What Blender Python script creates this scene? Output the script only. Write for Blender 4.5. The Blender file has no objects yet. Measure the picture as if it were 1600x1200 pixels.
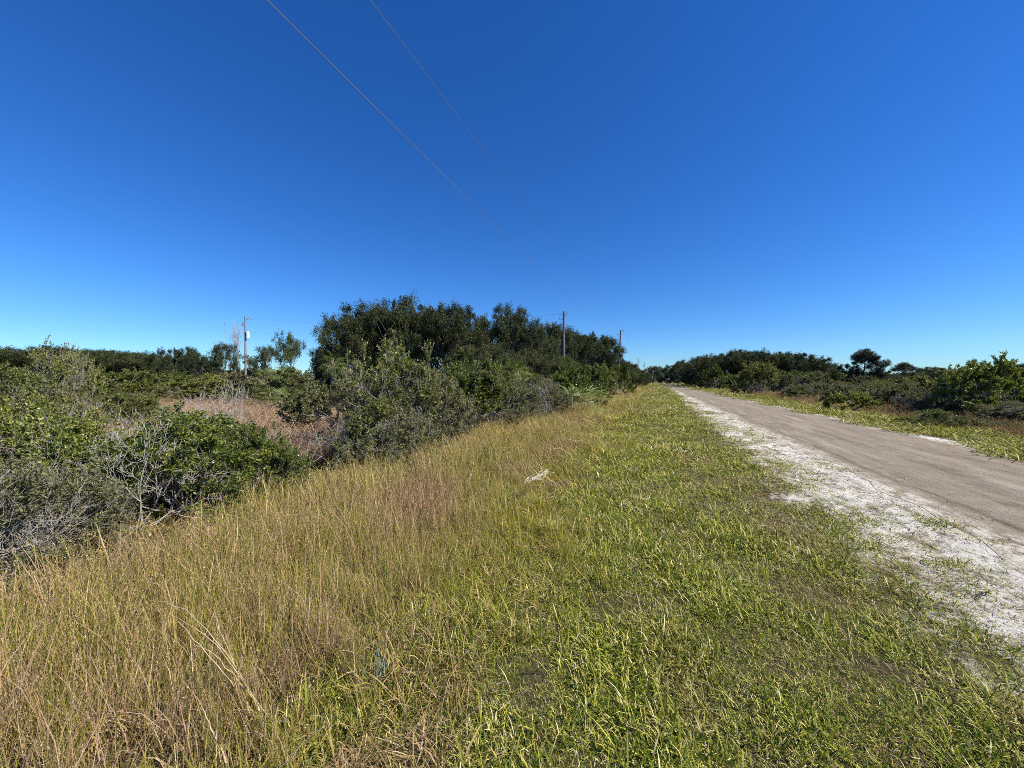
import bpy, math, random
import numpy as np
from mathutils import Vector

S = bpy.context.scene
COL = S.collection
R = math.radians

# ------------------------------------------------------------------ camera
CAM_H = 1.6
YAW = R(20.3)
cam_d = bpy.data.cameras.new('camera')
cam_d.sensor_width = 36.0
cam_d.lens = 36.0 * 600.0 / 1600.0
cam_d.clip_start = 0.05
cam_d.clip_end = 6000
cam = bpy.data.objects.new('camera', cam_d)
COL.objects.link(cam)
cam.location = (0, 0, CAM_H)
cam.rotation_euler = (R(90 - 0.57), 0, YAW)
S.camera = cam

# ------------------------------------------------------------------ sky and sun
SUN_AZ = 88.0      # degrees clockwise from +Y (the way the road runs)
SUN_EL = 44.0
w = bpy.data.worlds.new('World')
S.world = w
w.use_nodes = True
nt = w.node_tree
nt.nodes.clear()
sky = nt.nodes.new('ShaderNodeTexSky')
sky.sky_type = 'NISHITA'
sky.sun_disc = False
sky.sun_elevation = R(SUN_EL)
sky.sun_rotation = R(SUN_AZ)
sky.altitude = 0
sky.air_density = 1.0
sky.dust_density = 0.0
sky.ozone_density = 2.6
hs = nt.nodes.new('ShaderNodeHueSaturation')
hs.inputs['Saturation'].default_value = 1.28
bg = nt.nodes.new('ShaderNodeBackground')
bg.inputs['Strength'].default_value = 0.062
out = nt.nodes.new('ShaderNodeOutputWorld')
nt.links.new(sky.outputs[0], hs.inputs['Color'])
tint = nt.nodes.new('ShaderNodeMix'); tint.data_type = 'RGBA'; tint.blend_type = 'MULTIPLY'
tint.inputs[0].default_value = 1.0
tint.inputs[7].default_value = (0.60, 0.98, 1.52, 1)     # deep clean blue of a dry clear day
nt.links.new(hs.outputs[0], tint.inputs[6])
nt.links.new(tint.outputs[2], bg.inputs['Color'])
nt.links.new(bg.outputs[0], out.inputs['Surface'])
sl = bpy.data.lights.new('sun', 'SUN')
sl.energy = 5.0
sl.angle = R(0.53)
sl.color = (1.0, 0.94, 0.82)
so = bpy.data.objects.new('sun', sl)
COL.objects.link(so)
sd = Vector((math.sin(R(SUN_AZ)) * math.cos(R(SUN_EL)), math.cos(R(SUN_AZ)) * math.cos(R(SUN_EL)), math.sin(R(SUN_EL))))
so.rotation_euler = sd.to_track_quat('Z', 'Y').to_euler()
so.location = sd * 80
S.view_settings.view_transform = 'Standard'
S.view_settings.look = 'None'
S.view_settings.exposure = 0.70
S.view_settings.gamma = 1.0
S.render.engine = 'CYCLES'
S.cycles.pixel_filter_type = 'BLACKMAN_HARRIS'
S.cycles.filter_width = 0.9
S.cycles.max_bounces = 6
S.cycles.diffuse_bounces = 3
S.cycles.transmission_bounces = 4
S.cycles.transparent_max_bounces = 4
S.cycles.use_denoising = False

CY, SY = math.cos(YAW), math.sin(YAW)

def W(px, d):
    """ground point seen in photo column px at depth d in front of the camera"""
    xc = (px - 800.0) / 600.0 * d
    return (xc * CY - d * SY, xc * SY + d * CY)

def hz(py, d):
    """height above the ground of photo row py at depth d"""
    return CAM_H + (594.0 - py) / 600.0 * d

# ------------------------------------------------------------------ materials
def new_mat(name):
    m = bpy.data.materials.new(name)
    m.use_nodes = True
    m.node_tree.nodes.clear()
    return m, m.node_tree

def N(nt, t, **kw):
    n = nt.nodes.new(t)
    for k, v in kw.items():
        if k.startswith('i_'):
            n.inputs[k[2:].replace('_', ' ')].default_value = v
        else:
            setattr(n, k, v)
    return n

def ramp(nt, stops, interp='LINEAR'):
    n = nt.nodes.new('ShaderNodeValToRGB')
    e = n.color_ramp.elements
    n.color_ramp.interpolation = interp
    while len(e) < len(stops):
        e.new(0.5)
    for i, (p, c) in enumerate(stops):
        e[i].position = p
        e[i].color = tuple(c) + (1,) if len(c) == 3 else c
    return n

def math_n(nt, op, a, b=None, clamp=False):
    n = nt.nodes.new('ShaderNodeMath')
    n.operation = op
    n.use_clamp = clamp
    for i, v in enumerate((a, b)):
        if v is None: continue
        if isinstance(v, (int, float)): n.inputs[i].default_value = v
        else: nt.links.new(v, n.inputs[i])
    return n.outputs[0]

def mixc(nt, f, a, b, mode='MIX'):
    n = nt.nodes.new('ShaderNodeMix')
    n.data_type = 'RGBA'
    n.blend_type = mode
    for s, v in ((n.inputs[0], f), (n.inputs[6], a), (n.inputs[7], b)):
        if isinstance(v, (int, float)): s.default_value = v
        elif isinstance(v, tuple): s.default_value = v + (1,) if len(v) == 3 else v
        else: nt.links.new(v, s)
    return n.outputs[2]

def posn(nt):
    return N(nt, 'ShaderNodeNewGeometry').outputs['Position']

def noise(nt, vec, scale, detail=3, rough=0.55, stretch=None):
    if stretch:
        m = N(nt, 'ShaderNodeMapping')
        m.inputs['Scale'].default_value = stretch
        nt.links.new(vec, m.inputs[0]); vec = m.outputs[0]
    n = N(nt, 'ShaderNodeTexNoise')
    n.inputs['Scale'].default_value = scale
    n.inputs['Detail'].default_value = detail
    n.inputs['Roughness'].default_value = rough
    nt.links.new(vec, n.inputs['Vector'])
    return n.outputs['Fac']

def leaf_shader(nt, color, rough=0.45, spec=0.4, trans=0.3, tboost=1.25):
    p = N(nt, 'ShaderNodeBsdfPrincipled')
    nt.links.new(color, p.inputs['Base Color'])
    p.inputs['Roughness'].default_value = rough
    p.inputs['Specular IOR Level'].default_value = spec
    tr = N(nt, 'ShaderNodeBsdfTranslucent')
    tc = mixc(nt, 1.0, color, (tboost, tboost * 1.02, tboost * 0.6), 'MULTIPLY')
    nt.links.new(tc, tr.inputs['Color'])
    ms = N(nt, 'ShaderNodeMixShader')
    ms.inputs[0].default_value = trans
    nt.links.new(p.outputs[0], ms.inputs[1]); nt.links.new(tr.outputs[0], ms.inputs[2])
    o = N(nt, 'ShaderNodeOutputMaterial')
    nt.links.new(ms.outputs[0], o.inputs['Surface'])

def foliage_mat(name, stops, rough=0.4, spec=0.5, trans=0.28, nscale=0.9, namp=0.5):
    """leaf colour = ramp over (per-leaf random + slow variation through the crown + per-plant random)"""
    m, nt = new_mat(name)
    a = N(nt, 'ShaderNodeAttribute', attribute_name='rnd').outputs['Fac']
    ns = noise(nt, posn(nt), nscale, 2)
    oi = N(nt, 'ShaderNodeObjectInfo').outputs['Random']
    v = math_n(nt, 'MULTIPLY', a, 0.62)
    v = math_n(nt, 'ADD', v, math_n(nt, 'MULTIPLY', math_n(nt, 'SUBTRACT', ns, 0.5), namp * 1.6))
    v = math_n(nt, 'ADD', v, math_n(nt, 'MULTIPLY', oi, 0.38), True)
    r = ramp(nt, stops)
    nt.links.new(v, r.inputs[0])
    leaf_shader(nt, r.outputs[0], rough, spec, trans)
    return m

def grass_mat(name, base, stops, stops2=None, nscale=0.5, trans=0.30, stretch=(1, 0.4, 0.3), spec=0.15):
    """blade colour: per blade random, patches across the ground, browner root"""
    m, nt = new_mat(name)
    a = N(nt, 'ShaderNodeAttribute', attribute_name='rnd').outputs['Fac']
    t = N(nt, 'ShaderNodeAttribute', attribute_name='along').outputs['Fac']
    ps = posn(nt)
    r = ramp(nt, stops)
    nt.links.new(a, r.inputs[0])
    c = r.outputs[0]
    if stops2:
        r2 = ramp(nt, stops2)
        nt.links.new(a, r2.inputs[0])
        ns = noise(nt, ps, nscale, 3, 0.6, stretch)
        f = math_n(nt, 'MULTIPLY', math_n(nt, 'SUBTRACT', ns, 0.49), 6.0, True)
        f2 = math_n(nt, 'ADD', f, math_n(nt, 'MULTIPLY', math_n(nt, 'SUBTRACT', a, 0.5), 0.5), True)
        c = mixc(nt, f2, c, r2.outputs[0])
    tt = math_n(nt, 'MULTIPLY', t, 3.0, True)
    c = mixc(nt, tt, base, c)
    leaf_shader(nt, c, 0.6, spec, trans, 1.2)
    return m

def bark_mat(name, c1, c2, scale=18, stretch=(1, 1, 0.25), bump=0.4):
    m, nt = new_mat(name)
    tc = N(nt, 'ShaderNodeTexCoord').outputs['Object']
    n1 = noise(nt, tc, scale, 5, 0.65, stretch)
    r = ramp(nt, [(0.3, c1), (0.7, c2)])
    nt.links.new(n1, r.inputs[0])
    p = N(nt, 'ShaderNodeBsdfPrincipled')
    p.inputs['Roughness'].default_value = 0.85
    nt.links.new(r.outputs[0], p.inputs['Base Color'])
    b = N(nt, 'ShaderNodeBump'); b.inputs['Strength'].default_value = bump; b.inputs['Distance'].default_value = 0.02
    nt.links.new(n1, b.inputs['Height']); nt.links.new(b.outputs[0], p.inputs['Normal'])
    o = N(nt, 'ShaderNodeOutputMaterial'); nt.links.new(p.outputs[0], o.inputs[0])
    return m

def plain_mat(name, c, rough=0.5, metal=0.0, scale=12, var=0.25):
    m, nt = new_mat(name)
    tc = N(nt, 'ShaderNodeTexCoord').outputs['Object']
    n1 = noise(nt, tc, scale, 4)
    r = ramp(nt, [(0.3, tuple(x * (1 - var) for x in c)), (0.7, tuple(min(1, x * (1 + var)) for x in c))])
    nt.links.new(n1, r.inputs[0])
    p = N(nt, 'ShaderNodeBsdfPrincipled')
    p.inputs['Roughness'].default_value = rough
    p.inputs['Metallic'].default_value = metal
    nt.links.new(r.outputs[0], p.inputs['Base Color'])
    o = N(nt, 'ShaderNodeOutputMaterial'); nt.links.new(p.outputs[0], o.inputs[0])
    return m

M = {}
M['oak'] = foliage_mat('oak leaves', [(0.0, (0.020, 0.028, 0.012)), (0.35, (0.045, 0.058, 0.023)), (0.7, (0.080, 0.094, 0.038)), (0.93, (0.12, 0.125, 0.055)), (1.0, (0.18, 0.13, 0.065))], 0.5, 0.18, 0.2, 0.5, 0.4)
M['oak_light'] = foliage_mat('bright oak leaves', [(0.0, (0.035, 0.05, 0.014)), (0.4, (0.075, 0.10, 0.026)), (0.8, (0.125, 0.15, 0.035)), (1.0, (0.24, 0.22, 0.06))], 0.45, 0.3, 0.3, 1.2, 0.5)
M['glossy'] = foliage_mat('glossy shrub leaves', [(0.0, (0.03, 0.05, 0.009)), (0.35, (0.095, 0.13, 0.020)), (0.7, (0.20, 0.23, 0.04)), (1.0, (0.38, 0.35, 0.10))], 0.36, 0.4, 0.28, 2.0, 0.5)
M['olive'] = foliage_mat('olive shrub leaves', [(0.0, (0.04, 0.052, 0.014)), (0.35, (0.105, 0.125, 0.03)), (0.7, (0.185, 0.20, 0.05)), (1.0, (0.36, 0.31, 0.13))], 0.45, 0.35, 0.28, 1.6, 0.5)
M['greygreen'] = foliage_mat('grey green shrub leaves', [(0.0, (0.055, 0.06, 0.026)), (0.4, (0.135, 0.14, 0.058)), (0.8, (0.23, 0.215, 0.105)), (1.0, (0.38, 0.30, 0.18))], 0.55, 0.3, 0.22, 1.3, 0.5)
M['pine'] = foliage_mat('pine needles', [(0.0, (0.02, 0.028, 0.013)), (0.6, (0.045, 0.058, 0.026)), (1.0, (0.10, 0.08, 0.04))], 0.5, 0.3, 0.1, 0.8, 0.3)
M['palm'] = foliage_mat('palm frond', [(0.0, (0.03, 0.045, 0.014)), (0.45, (0.10, 0.135, 0.035)), (0.85, (0.20, 0.23, 0.06)), (1.0, (0.32, 0.31, 0.12))], 0.5, 0.25, 0.2, 1.0, 0.3)
M['deadfrond'] = foliage_mat('dead frond', [(0.0, (0.22, 0.17, 0.11)), (0.5, (0.38, 0.32, 0.23)), (1.0, (0.6, 0.54, 0.42))], 0.6, 0.3, 0.15, 1.0, 0.3)
M['twig'] = bark_mat('pale grey twigs', (0.17, 0.15, 0.13), (0.40, 0.37, 0.33), 30)
M['deadwood'] = bark_mat('bleached twigs', (0.20, 0.185, 0.16), (0.44, 0.41, 0.36), 25)
M['bark'] = bark_mat('oak bark', (0.05, 0.042, 0.035), (0.17, 0.15, 0.13), 8)
M['pinebark'] = bark_mat('pine bark', (0.03, 0.022, 0.018), (0.09, 0.065, 0.05), 6)
M['pole'] = bark_mat('pole wood', (0.05, 0.036, 0.028), (0.12, 0.09, 0.07), 6, (4, 4, 0.2))
M['polegrey'] = bark_mat('grey pole wood', (0.17, 0.15, 0.13), (0.30, 0.27, 0.24), 6, (4, 4, 0.2))
M['metal'] = plain_mat('galvanised metal', (0.42, 0.43, 0.45), 0.4, 0.7)
M['tank'] = plain_mat('transformer paint', (0.62, 0.63, 0.64), 0.45)
M['porcelain'] = plain_mat('porcelain', (0.30, 0.30, 0.32), 0.2)
M['wire'] = plain_mat('aluminium wire', (0.20, 0.205, 0.215), 0.45, 0.3, 3, 0.1)
M['white'] = plain_mat('white sign paint', (0.78, 0.78, 0.76), 0.5, 0, 8, 0.06)
M['stone'] = plain_mat('pebbles', (0.42, 0.36, 0.29), 0.9, 0, 5, 0.4)
M['stalk'] = bark_mat('dry stalk', (0.30, 0.22, 0.12), (0.58, 0.46, 0.29), 30)

GREEN = [(0.0, (0.037, 0.065, 0.006)), (0.3, (0.110, 0.153, 0.012)), (0.55, (0.281, 0.319, 0.026)), (0.78, (0.439, 0.425, 0.060)), (0.9, (0.610, 0.507, 0.180)), (1.0, (0.800, 0.732, 0.420))]
GREEN2 = [(0.0, (0.085, 0.094, 0.014)), (0.4, (0.207, 0.195, 0.035)), (0.7, (0.403, 0.319, 0.100)), (1.0, (0.800, 0.661, 0.360))]
YGREEN = [(0.0, (0.10, 0.13, 0.016)), (0.3, (0.22, 0.235, 0.028)), (0.55, (0.40, 0.345, 0.07)), (0.75, (0.43, 0.285, 0.14)), (1.0, (0.72, 0.57, 0.32))]
STRAW = [(0.0, (0.13, 0.08, 0.04)), (0.35, (0.31, 0.20, 0.10)), (0.65, (0.49, 0.33, 0.175)), (0.85, (0.43, 0.27, 0.20)), (1.0, (0.72, 0.58, 0.38))]
PINK = [(0.0, (0.15, 0.095, 0.06)), (0.5, (0.38, 0.25, 0.165)), (1.0, (0.60, 0.45, 0.32))]
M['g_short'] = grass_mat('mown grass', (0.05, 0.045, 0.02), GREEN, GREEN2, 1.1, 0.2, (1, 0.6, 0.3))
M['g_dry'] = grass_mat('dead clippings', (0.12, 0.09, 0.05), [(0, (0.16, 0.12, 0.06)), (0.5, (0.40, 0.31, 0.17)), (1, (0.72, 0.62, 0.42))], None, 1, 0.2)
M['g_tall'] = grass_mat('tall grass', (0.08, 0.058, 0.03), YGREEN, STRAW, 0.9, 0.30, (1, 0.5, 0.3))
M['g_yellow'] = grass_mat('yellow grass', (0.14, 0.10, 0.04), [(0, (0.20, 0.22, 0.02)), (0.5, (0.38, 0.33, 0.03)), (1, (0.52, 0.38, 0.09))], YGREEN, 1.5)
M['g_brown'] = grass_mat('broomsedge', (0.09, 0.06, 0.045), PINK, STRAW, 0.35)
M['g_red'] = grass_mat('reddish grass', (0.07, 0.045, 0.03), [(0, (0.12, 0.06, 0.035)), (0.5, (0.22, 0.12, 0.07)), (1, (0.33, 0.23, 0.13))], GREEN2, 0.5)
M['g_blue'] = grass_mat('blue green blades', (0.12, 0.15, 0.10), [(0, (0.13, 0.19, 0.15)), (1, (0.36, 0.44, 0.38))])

# ---- ground
def ground_mat():
    m, nt = new_mat('sandy ground')
    ps = posn(nt)
    sx = N(nt, 'ShaderNodeSeparateXYZ'); nt.links.new(ps, sx.inputs[0])
    X = sx.outputs[0]
    warp = noise(nt, ps, 0.35, 4, 0.6, (1, 0.5, 1))
    Xw = math_n(nt, 'ADD', X, math_n(nt, 'MULTIPLY', math_n(nt, 'SUBTRACT', warp, 0.5), 1.1))
    # soil
    n1 = noise(nt, ps, 6, 6, 0.7)
    soil = ramp(nt, [(0.3, (0.055, 0.045, 0.028)), (0.5, (0.10, 0.082, 0.048)), (0.7, (0.17, 0.14, 0.09))])
    nt.links.new(n1, soil.inputs[0])
    turf = ramp(nt, [(0.38, (0.030, 0.025, 0.012)), (0.5, (0.075, 0.062, 0.028)), (0.62, (0.17, 0.135, 0.07))])  # brown thatch, darkened to paint in the shade of hollows between blades
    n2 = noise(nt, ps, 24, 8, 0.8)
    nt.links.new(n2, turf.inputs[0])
    # mown strips get the turf colour with that shade in it
    def band(a, b, s=3.0):
        lo = math_n(nt, 'MULTIPLY', math_n(nt, 'SUBTRACT', Xw, a), s, True)
        hi = math_n(nt, 'MULTIPLY', math_n(nt, 'SUBTRACT', b, Xw), s, True)
        return math_n(nt, 'MULTIPLY', lo, hi)
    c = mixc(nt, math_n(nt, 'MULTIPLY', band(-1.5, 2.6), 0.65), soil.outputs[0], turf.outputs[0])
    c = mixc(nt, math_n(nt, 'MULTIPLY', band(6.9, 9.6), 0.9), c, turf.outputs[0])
    # bleached sand along both edges of the track
    n3 = noise(nt, ps, 2.2, 9, 0.74, (1.0, 0.55, 1))
    n4 = noise(nt, ps, 16, 8, 0.78, (1, 0.55, 1))
    sand = ramp(nt, [(0.33, (0.20, 0.165, 0.12)), (0.40, (0.50, 0.46, 0.38)), (0.50, (0.64, 0.605, 0.54)), (0.72, (0.73, 0.705, 0.64))])
    nt.links.new(n4, sand.inputs[0])
    g1 = math_n(nt, 'MULTIPLY', math_n(nt, 'SUBTRACT', Xw, 0.95), 0.62, True)   # grows towards the track
    mk = math_n(nt, 'ADD', n3, math_n(nt, 'SUBTRACT', math_n(nt, 'MULTIPLY', g1, 0.54), 0.76))
    mk = math_n(nt, 'MULTIPLY', mk, 13.0, True)
    mk = math_n(nt, 'MULTIPLY', mk, math_n(nt, 'MULTIPLY', math_n(nt, 'SUBTRACT', 5.0, X), 4.0, True))
    mk2 = math_n(nt, 'MULTIPLY', math_n(nt, 'MULTIPLY', math_n(nt, 'SUBTRACT', X, 5.5), 3.0, True),
                 math_n(nt, 'MULTIPLY', math_n(nt, 'SUBTRACT', 7.45, Xw), 5.0, True))
    mk2 = math_n(nt, 'MULTIPLY', mk2, math_n(nt, 'MULTIPLY', math_n(nt, 'SUBTRACT', n3, 0.33), 7, True))
    mk3 = math_n(nt, 'MULTIPLY', math_n(nt, 'SUBTRACT', noise(nt, ps, 1.9, 8, 0.7), 0.66), 14, True)      # small bare scrapes in the turf
    mk3 = math_n(nt, 'MULTIPLY', mk3, math_n(nt, 'MULTIPLY', math_n(nt, 'MULTIPLY', math_n(nt, 'SUBTRACT', X, 0.1), 3, True), math_n(nt, 'MULTIPLY', math_n(nt, 'SUBTRACT', 3.0, X), 3, True)))
    mask = math_n(nt, 'MAXIMUM', math_n(nt, 'MAXIMUM', mk, mk3), mk2)
    n5 = noise(nt, ps, 4.5, 7, 0.75, (1, 0.6, 1))          # brown thatch spread over the sand
    mask = math_n(nt, 'MULTIPLY', mask, math_n(nt, 'SUBTRACT', 1.0, math_n(nt, 'MULTIPLY', math_n(nt, 'MULTIPLY', math_n(nt, 'SUBTRACT', n5, 0.50), 9, True), 0.75)))
    mask = math_n(nt, 'MULTIPLY', mask, math_n(nt, 'MULTIPLY', math_n(nt, 'SUBTRACT', 120.0, sx.outputs[1]), 0.02, True))
    c = mixc(nt, mask, c, sand.outputs[0])
    p = N(nt, 'ShaderNodeBsdfPrincipled'); p.inputs['Roughness'].default_value = 0.95
    p.inputs['Specular IOR Level'].default_value = 0.1
    nt.links.new(c, p.inputs['Base Color'])
    b = N(nt, 'ShaderNodeBump'); b.inputs['Strength'].default_value = 1.0; b.inputs['Distance'].default_value = 0.05
    nt.links.new(noise(nt, ps, 11, 10, 0.75), b.inputs['Height']); nt.links.new(b.outputs[0], p.inputs['Normal'])
    o = N(nt, 'ShaderNodeOutputMaterial'); nt.links.new(p.outputs[0], o.inputs[0])
    return m

def road_mat():
    m, nt = new_mat('packed dirt')
    ps = posn(nt)
    sx = N(nt, 'ShaderNodeSeparateXYZ'); nt.links.new(ps, sx.inputs[0])
    X = sx.outputs[0]
    streak = noise(nt, ps, 1.0, 7, 0.74, (3.6, 0.42, 1))
    n1 = noise(nt, ps, 3.5, 7, 0.7)
    grit = noise(nt, ps, 60, 3, 0.8)
    v = math_n(nt, 'ADD', math_n(nt, 'MULTIPLY', streak, 0.6), math_n(nt, 'MULTIPLY', n1, 0.4))
    r = ramp(nt, [(0.32, (0.13, 0.10, 0.07)), (0.45, (0.22, 0.18, 0.132)), (0.58, (0.285, 0.24, 0.182)), (0.72, (0.38, 0.33, 0.262))])
    nt.links.new(v, r.inputs[0])
    c = mixc(nt, 0.55, r.outputs[0], mixc(nt, 1.0, r.outputs[0], mixc(nt, grit, (0.45, 0.45, 0.45), (1.5, 1.5, 1.5)), 'MULTIPLY'))
    # pale sand thinly spread over both shoulders
    warp = math_n(nt, 'MULTIPLY', math_n(nt, 'SUBTRACT', noise(nt, ps, 0.9, 5, 0.7, (1, 0.3, 1)), 0.5), 1.5)
    Xw = math_n(nt, 'ADD', X, warp)
    e1 = math_n(nt, 'MULTIPLY', math_n(nt, 'SUBTRACT', 3.55, Xw), 3.0, True)
    e2 = math_n(nt, 'MULTIPLY', math_n(nt, 'SUBTRACT', Xw, 6.75), 4.0, True)
    e = math_n(nt, 'MULTIPLY', math_n(nt, 'MAXIMUM', e1, e2), math_n(nt, 'MULTIPLY', math_n(nt, 'SUBTRACT', noise(nt, ps, 7, 8, 0.75, (1, 0.5, 1)), 0.43), 8, True))
    c = mixc(nt, e, c, mixc(nt, noise(nt, ps, 25, 4, 0.7), (0.40, 0.36, 0.29), (0.66, 0.62, 0.54)))
    # scuffed darker specks and crumbs, loose pale drift
    sp = math_n(nt, 'MULTIPLY', math_n(nt, 'SUBTRACT', noise(nt, ps, 13, 6, 0.8, (1, 0.6, 1)), 0.585), 12, True)
    c = mixc(nt, math_n(nt, 'MULTIPLY', sp, 0.55), c, (0.11, 0.08, 0.05))
    dr = math_n(nt, 'MULTIPLY', math_n(nt, 'SUBTRACT', noise(nt, ps, 0.8, 5, 0.65, (2.2, 0.25, 1)), 0.56), 5, True)
    c = mixc(nt, math_n(nt, 'MULTIPLY', dr, 0.45), c, (0.50, 0.43, 0.34))
    # dark line along the near-side rut and tyre marks
    wob = math_n(nt, 'MULTIPLY', math_n(nt, 'SUBTRACT', noise(nt, ps, 0.25, 2), 0.5), 0.5)
    for cx, wd, st in ((3.62, 0.07, 0.75), (4.45, 0.16, 0.30), (4.8, 0.06, 0.45), (5.2, 0.04, 0.3), (5.75, 0.18, 0.25), (6.1, 0.05, 0.4), (6.45, 0.05, 0.3)):
        d = math_n(nt, 'ABSOLUTE', math_n(nt, 'SUBTRACT', math_n(nt, 'ADD', X, wob), cx))
        k = math_n(nt, 'MULTIPLY', math_n(nt, 'SUBTRACT', wd, d), 1.0 / wd, True)
        k = math_n(nt, 'MULTIPLY', k, math_n(nt, 'MULTIPLY', math_n(nt, 'SUBTRACT', noise(nt, ps, 2.2, 4, 0.7, (2, 0.5, 1)), 0.35), 5, True))
        c = mixc(nt, math_n(nt, 'MULTIPLY', k, st), c, (0.10, 0.075, 0.055))
    p = N(nt, 'ShaderNodeBsdfPrincipled'); p.inputs['Roughness'].default_value = 0.95
    p.inputs['Specular IOR Level'].default_value = 0.1
    nt.links.new(c, p.inputs['Base Color'])
    b = N(nt, 'ShaderNodeBump'); b.inputs['Strength'].default_value = 1.0; b.inputs['Distance'].default_value = 0.02
    hsum = math_n(nt, 'ADD', math_n(nt, 'MULTIPLY', streak, 1.2), noise(nt, ps, 22, 6, 0.75))
    nt.links.new(hsum, b.inputs['Height']); nt.links.new(b.outputs[0], p.inputs['Normal'])
    o = N(nt, 'ShaderNodeOutputMaterial'); nt.links.new(p.outputs[0], o.inputs[0])
    return m

# ------------------------------------------------------------------ mesh helpers
def mk_mesh(name, V, F4=None, F3=None, attrs=None, smooth=False):
    V = np.asarray(V, dtype=np.float32)
    me = bpy.data.meshes.new(name)
    me.vertices.add(len(V)); me.vertices.foreach_set('co', V.ravel())
    loops, starts = [], []
    n = 0
    for F, k in ((F4, 4), (F3, 3)):
        if F is None or len(F) == 0: continue
        F = np.asarray(F, dtype=np.int32)
        loops.append(F.ravel()); starts.append(n + np.arange(len(F), dtype=np.int32) * k)
        n += F.size
    L = np.concatenate(loops); St = np.concatenate(starts)
    me.loops.add(len(L)); me.loops.foreach_set('vertex_index', L)
    me.polygons.add(len(St)); me.polygons.foreach_set('loop_start', St)
    if smooth: me.polygons.foreach_set('use_smooth', np.ones(len(St), dtype=bool))
    for k, a in (attrs or {}).items():
        at = me.attributes.new(k, 'FLOAT', 'POINT')
        at.data.foreach_set('value', np.asarray(a, dtype=np.float32))
    me.update(calc_edges=True)
    return me

def ob(name, me, mat=None, parent=None, link=True):
    o = bpy.data.objects.new(name, me)
    if mat is not None and me is not None and len(me.materials) == 0: me.materials.append(mat)
    if link: COL.objects.link(o)
    if parent is not None: o.parent = parent
    return o

def thing(name, label, cat, loc, rz=0, group=None, sc=1.0):
    o = bpy.data.objects.new(name, None); COL.objects.link(o)
    o.empty_display_size = 0.2
    o.location = loc; o.rotation_euler = (0, 0, rz)
    o.scale = (sc, sc, sc) if isinstance(sc, (int, float)) else sc
    o['label'] = label; o['category'] = cat
    if group: o['group'] = group
    return o

def tag(o, label=None, cat=None, group=None, kind=None):
    for k, v in (('label', label), ('category', cat), ('group', group), ('kind', kind)):
        if v: o[k] = v
    return o

def unit(v):
    return v / np.maximum(np.linalg.norm(v, axis=-1, keepdims=True), 1e-9)

def tubes(segs, k=4):
    """segs: list of (p0, p1, r0, r1) -> verts, quads"""
    A = np.array([s[0] for s in segs], dtype=float); B = np.array([s[1] for s in segs], dtype=float)
    r0 = np.array([s[2] for s in segs]); r1 = np.array([s[3] for s in segs])
    d = unit(B - A)
    ref = np.where(np.abs(d[:, 2:3]) > 0.9, np.array([[1.0, 0, 0]]), np.array([[0, 0, 1.0]]))
    u = unit(np.cross(d, ref)); v = np.cross(d, u)
    an = np.arange(k) * 2 * math.pi / k
    ring = u[:, None, :] * np.cos(an)[None, :, None] + v[:, None, :] * np.sin(an)[None, :, None]
    V = np.concatenate([A[:, None, :] + ring * r0[:, None, None], B[:, None, :] + ring * r1[:, None, None]], axis=1)
    n = len(segs)
    base = (np.arange(n) * 2 * k)[:, None]
    i = np.arange(k); j = (i + 1) % k
    q = np.stack([i, j, j + k, i + k], axis=1)
    F = (base[:, :, None] + q[None, :, :]).reshape(-1, 4)
    return V.reshape(-1, 3), F

def leaves(C, D, Nn, L, Wd, rng, fold=0.25):
    """C base points, D leaf directions, Nn approximate normals, L length, Wd width arrays"""
    D = unit(D)
    Sd = unit(np.cross(D, Nn)); Up = np.cross(Sd, D)
    L = L[:, None]; Wd = Wd[:, None]
    mid = C + D * L * 0.45
    V = np.stack([C, mid + Sd * Wd * 0.5 + Up * Wd * fold, C + D * L, mid - Sd * Wd * 0.5 + Up * Wd * fold], axis=1)
    n = len(C)
    F = np.arange(n * 4).reshape(n, 4)
    rnd = np.repeat(rng.random(n), 4)
    return V.reshape(-1, 3), F, rnd

# ------------------------------------------------------------------ terrain
def gz(x, y):
    x = np.asarray(x, dtype=float); y = np.asarray(y, dtype=float)
    t = np.clip((-x - 2.5) / 6.0, 0, 1); t = t * t * (3 - 2 * t)
    t2 = np.clip((x - 8.0) / 4.0, 0, 1); t2 = t2 * t2 * (3 - 2 * t2)
    near = np.exp(-(np.clip(x - 2.8, 0, None) ** 2) * 1.5) * np.exp(-(np.clip(y, 30, None) - 30) / 30)
    bump = 0.022 * np.sin(x * 2.3 + y * 1.1) * np.sin(y * 1.7 - x * 0.6) + 0.012 * np.sin(x * 6.1 - y * 4.7)
    return -0.16 * t - 0.10 * t2 + bump * near * np.clip((3.0 - x) * 2, 0, 1)

def gz1(x, y):
    return float(gz(x, y))

def axis(fine0, fine1, step, lo, hi):
    a = list(np.arange(fine0, fine1, step))
    s = step; v = fine1
    while v < hi: a.append(v); s *= 1.25; v += s
    s = step; v = fine0
    b = []
    while v > lo: s *= 1.25; v -= s; b.append(v)
    return np.array(b[::-1] + a)

def grid(xs, ys, zf, name):
    X, Y = np.meshgrid(xs, ys)
    V = np.stack([X, Y, zf(X, Y)], axis=-1).reshape(-1, 3)
    nx, ny = len(xs), len(ys)
    i = np.arange(nx - 1)[None, :] + np.arange(ny - 1)[:, None] * nx
    F = np.stack([i, i + 1, i + 1 + nx, i + nx], axis=-1).reshape(-1, 4)
    return mk_mesh(name, V, F, smooth=True)

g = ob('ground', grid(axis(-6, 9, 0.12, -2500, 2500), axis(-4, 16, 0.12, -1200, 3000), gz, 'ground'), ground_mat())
tag(g, kind='structure')

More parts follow.
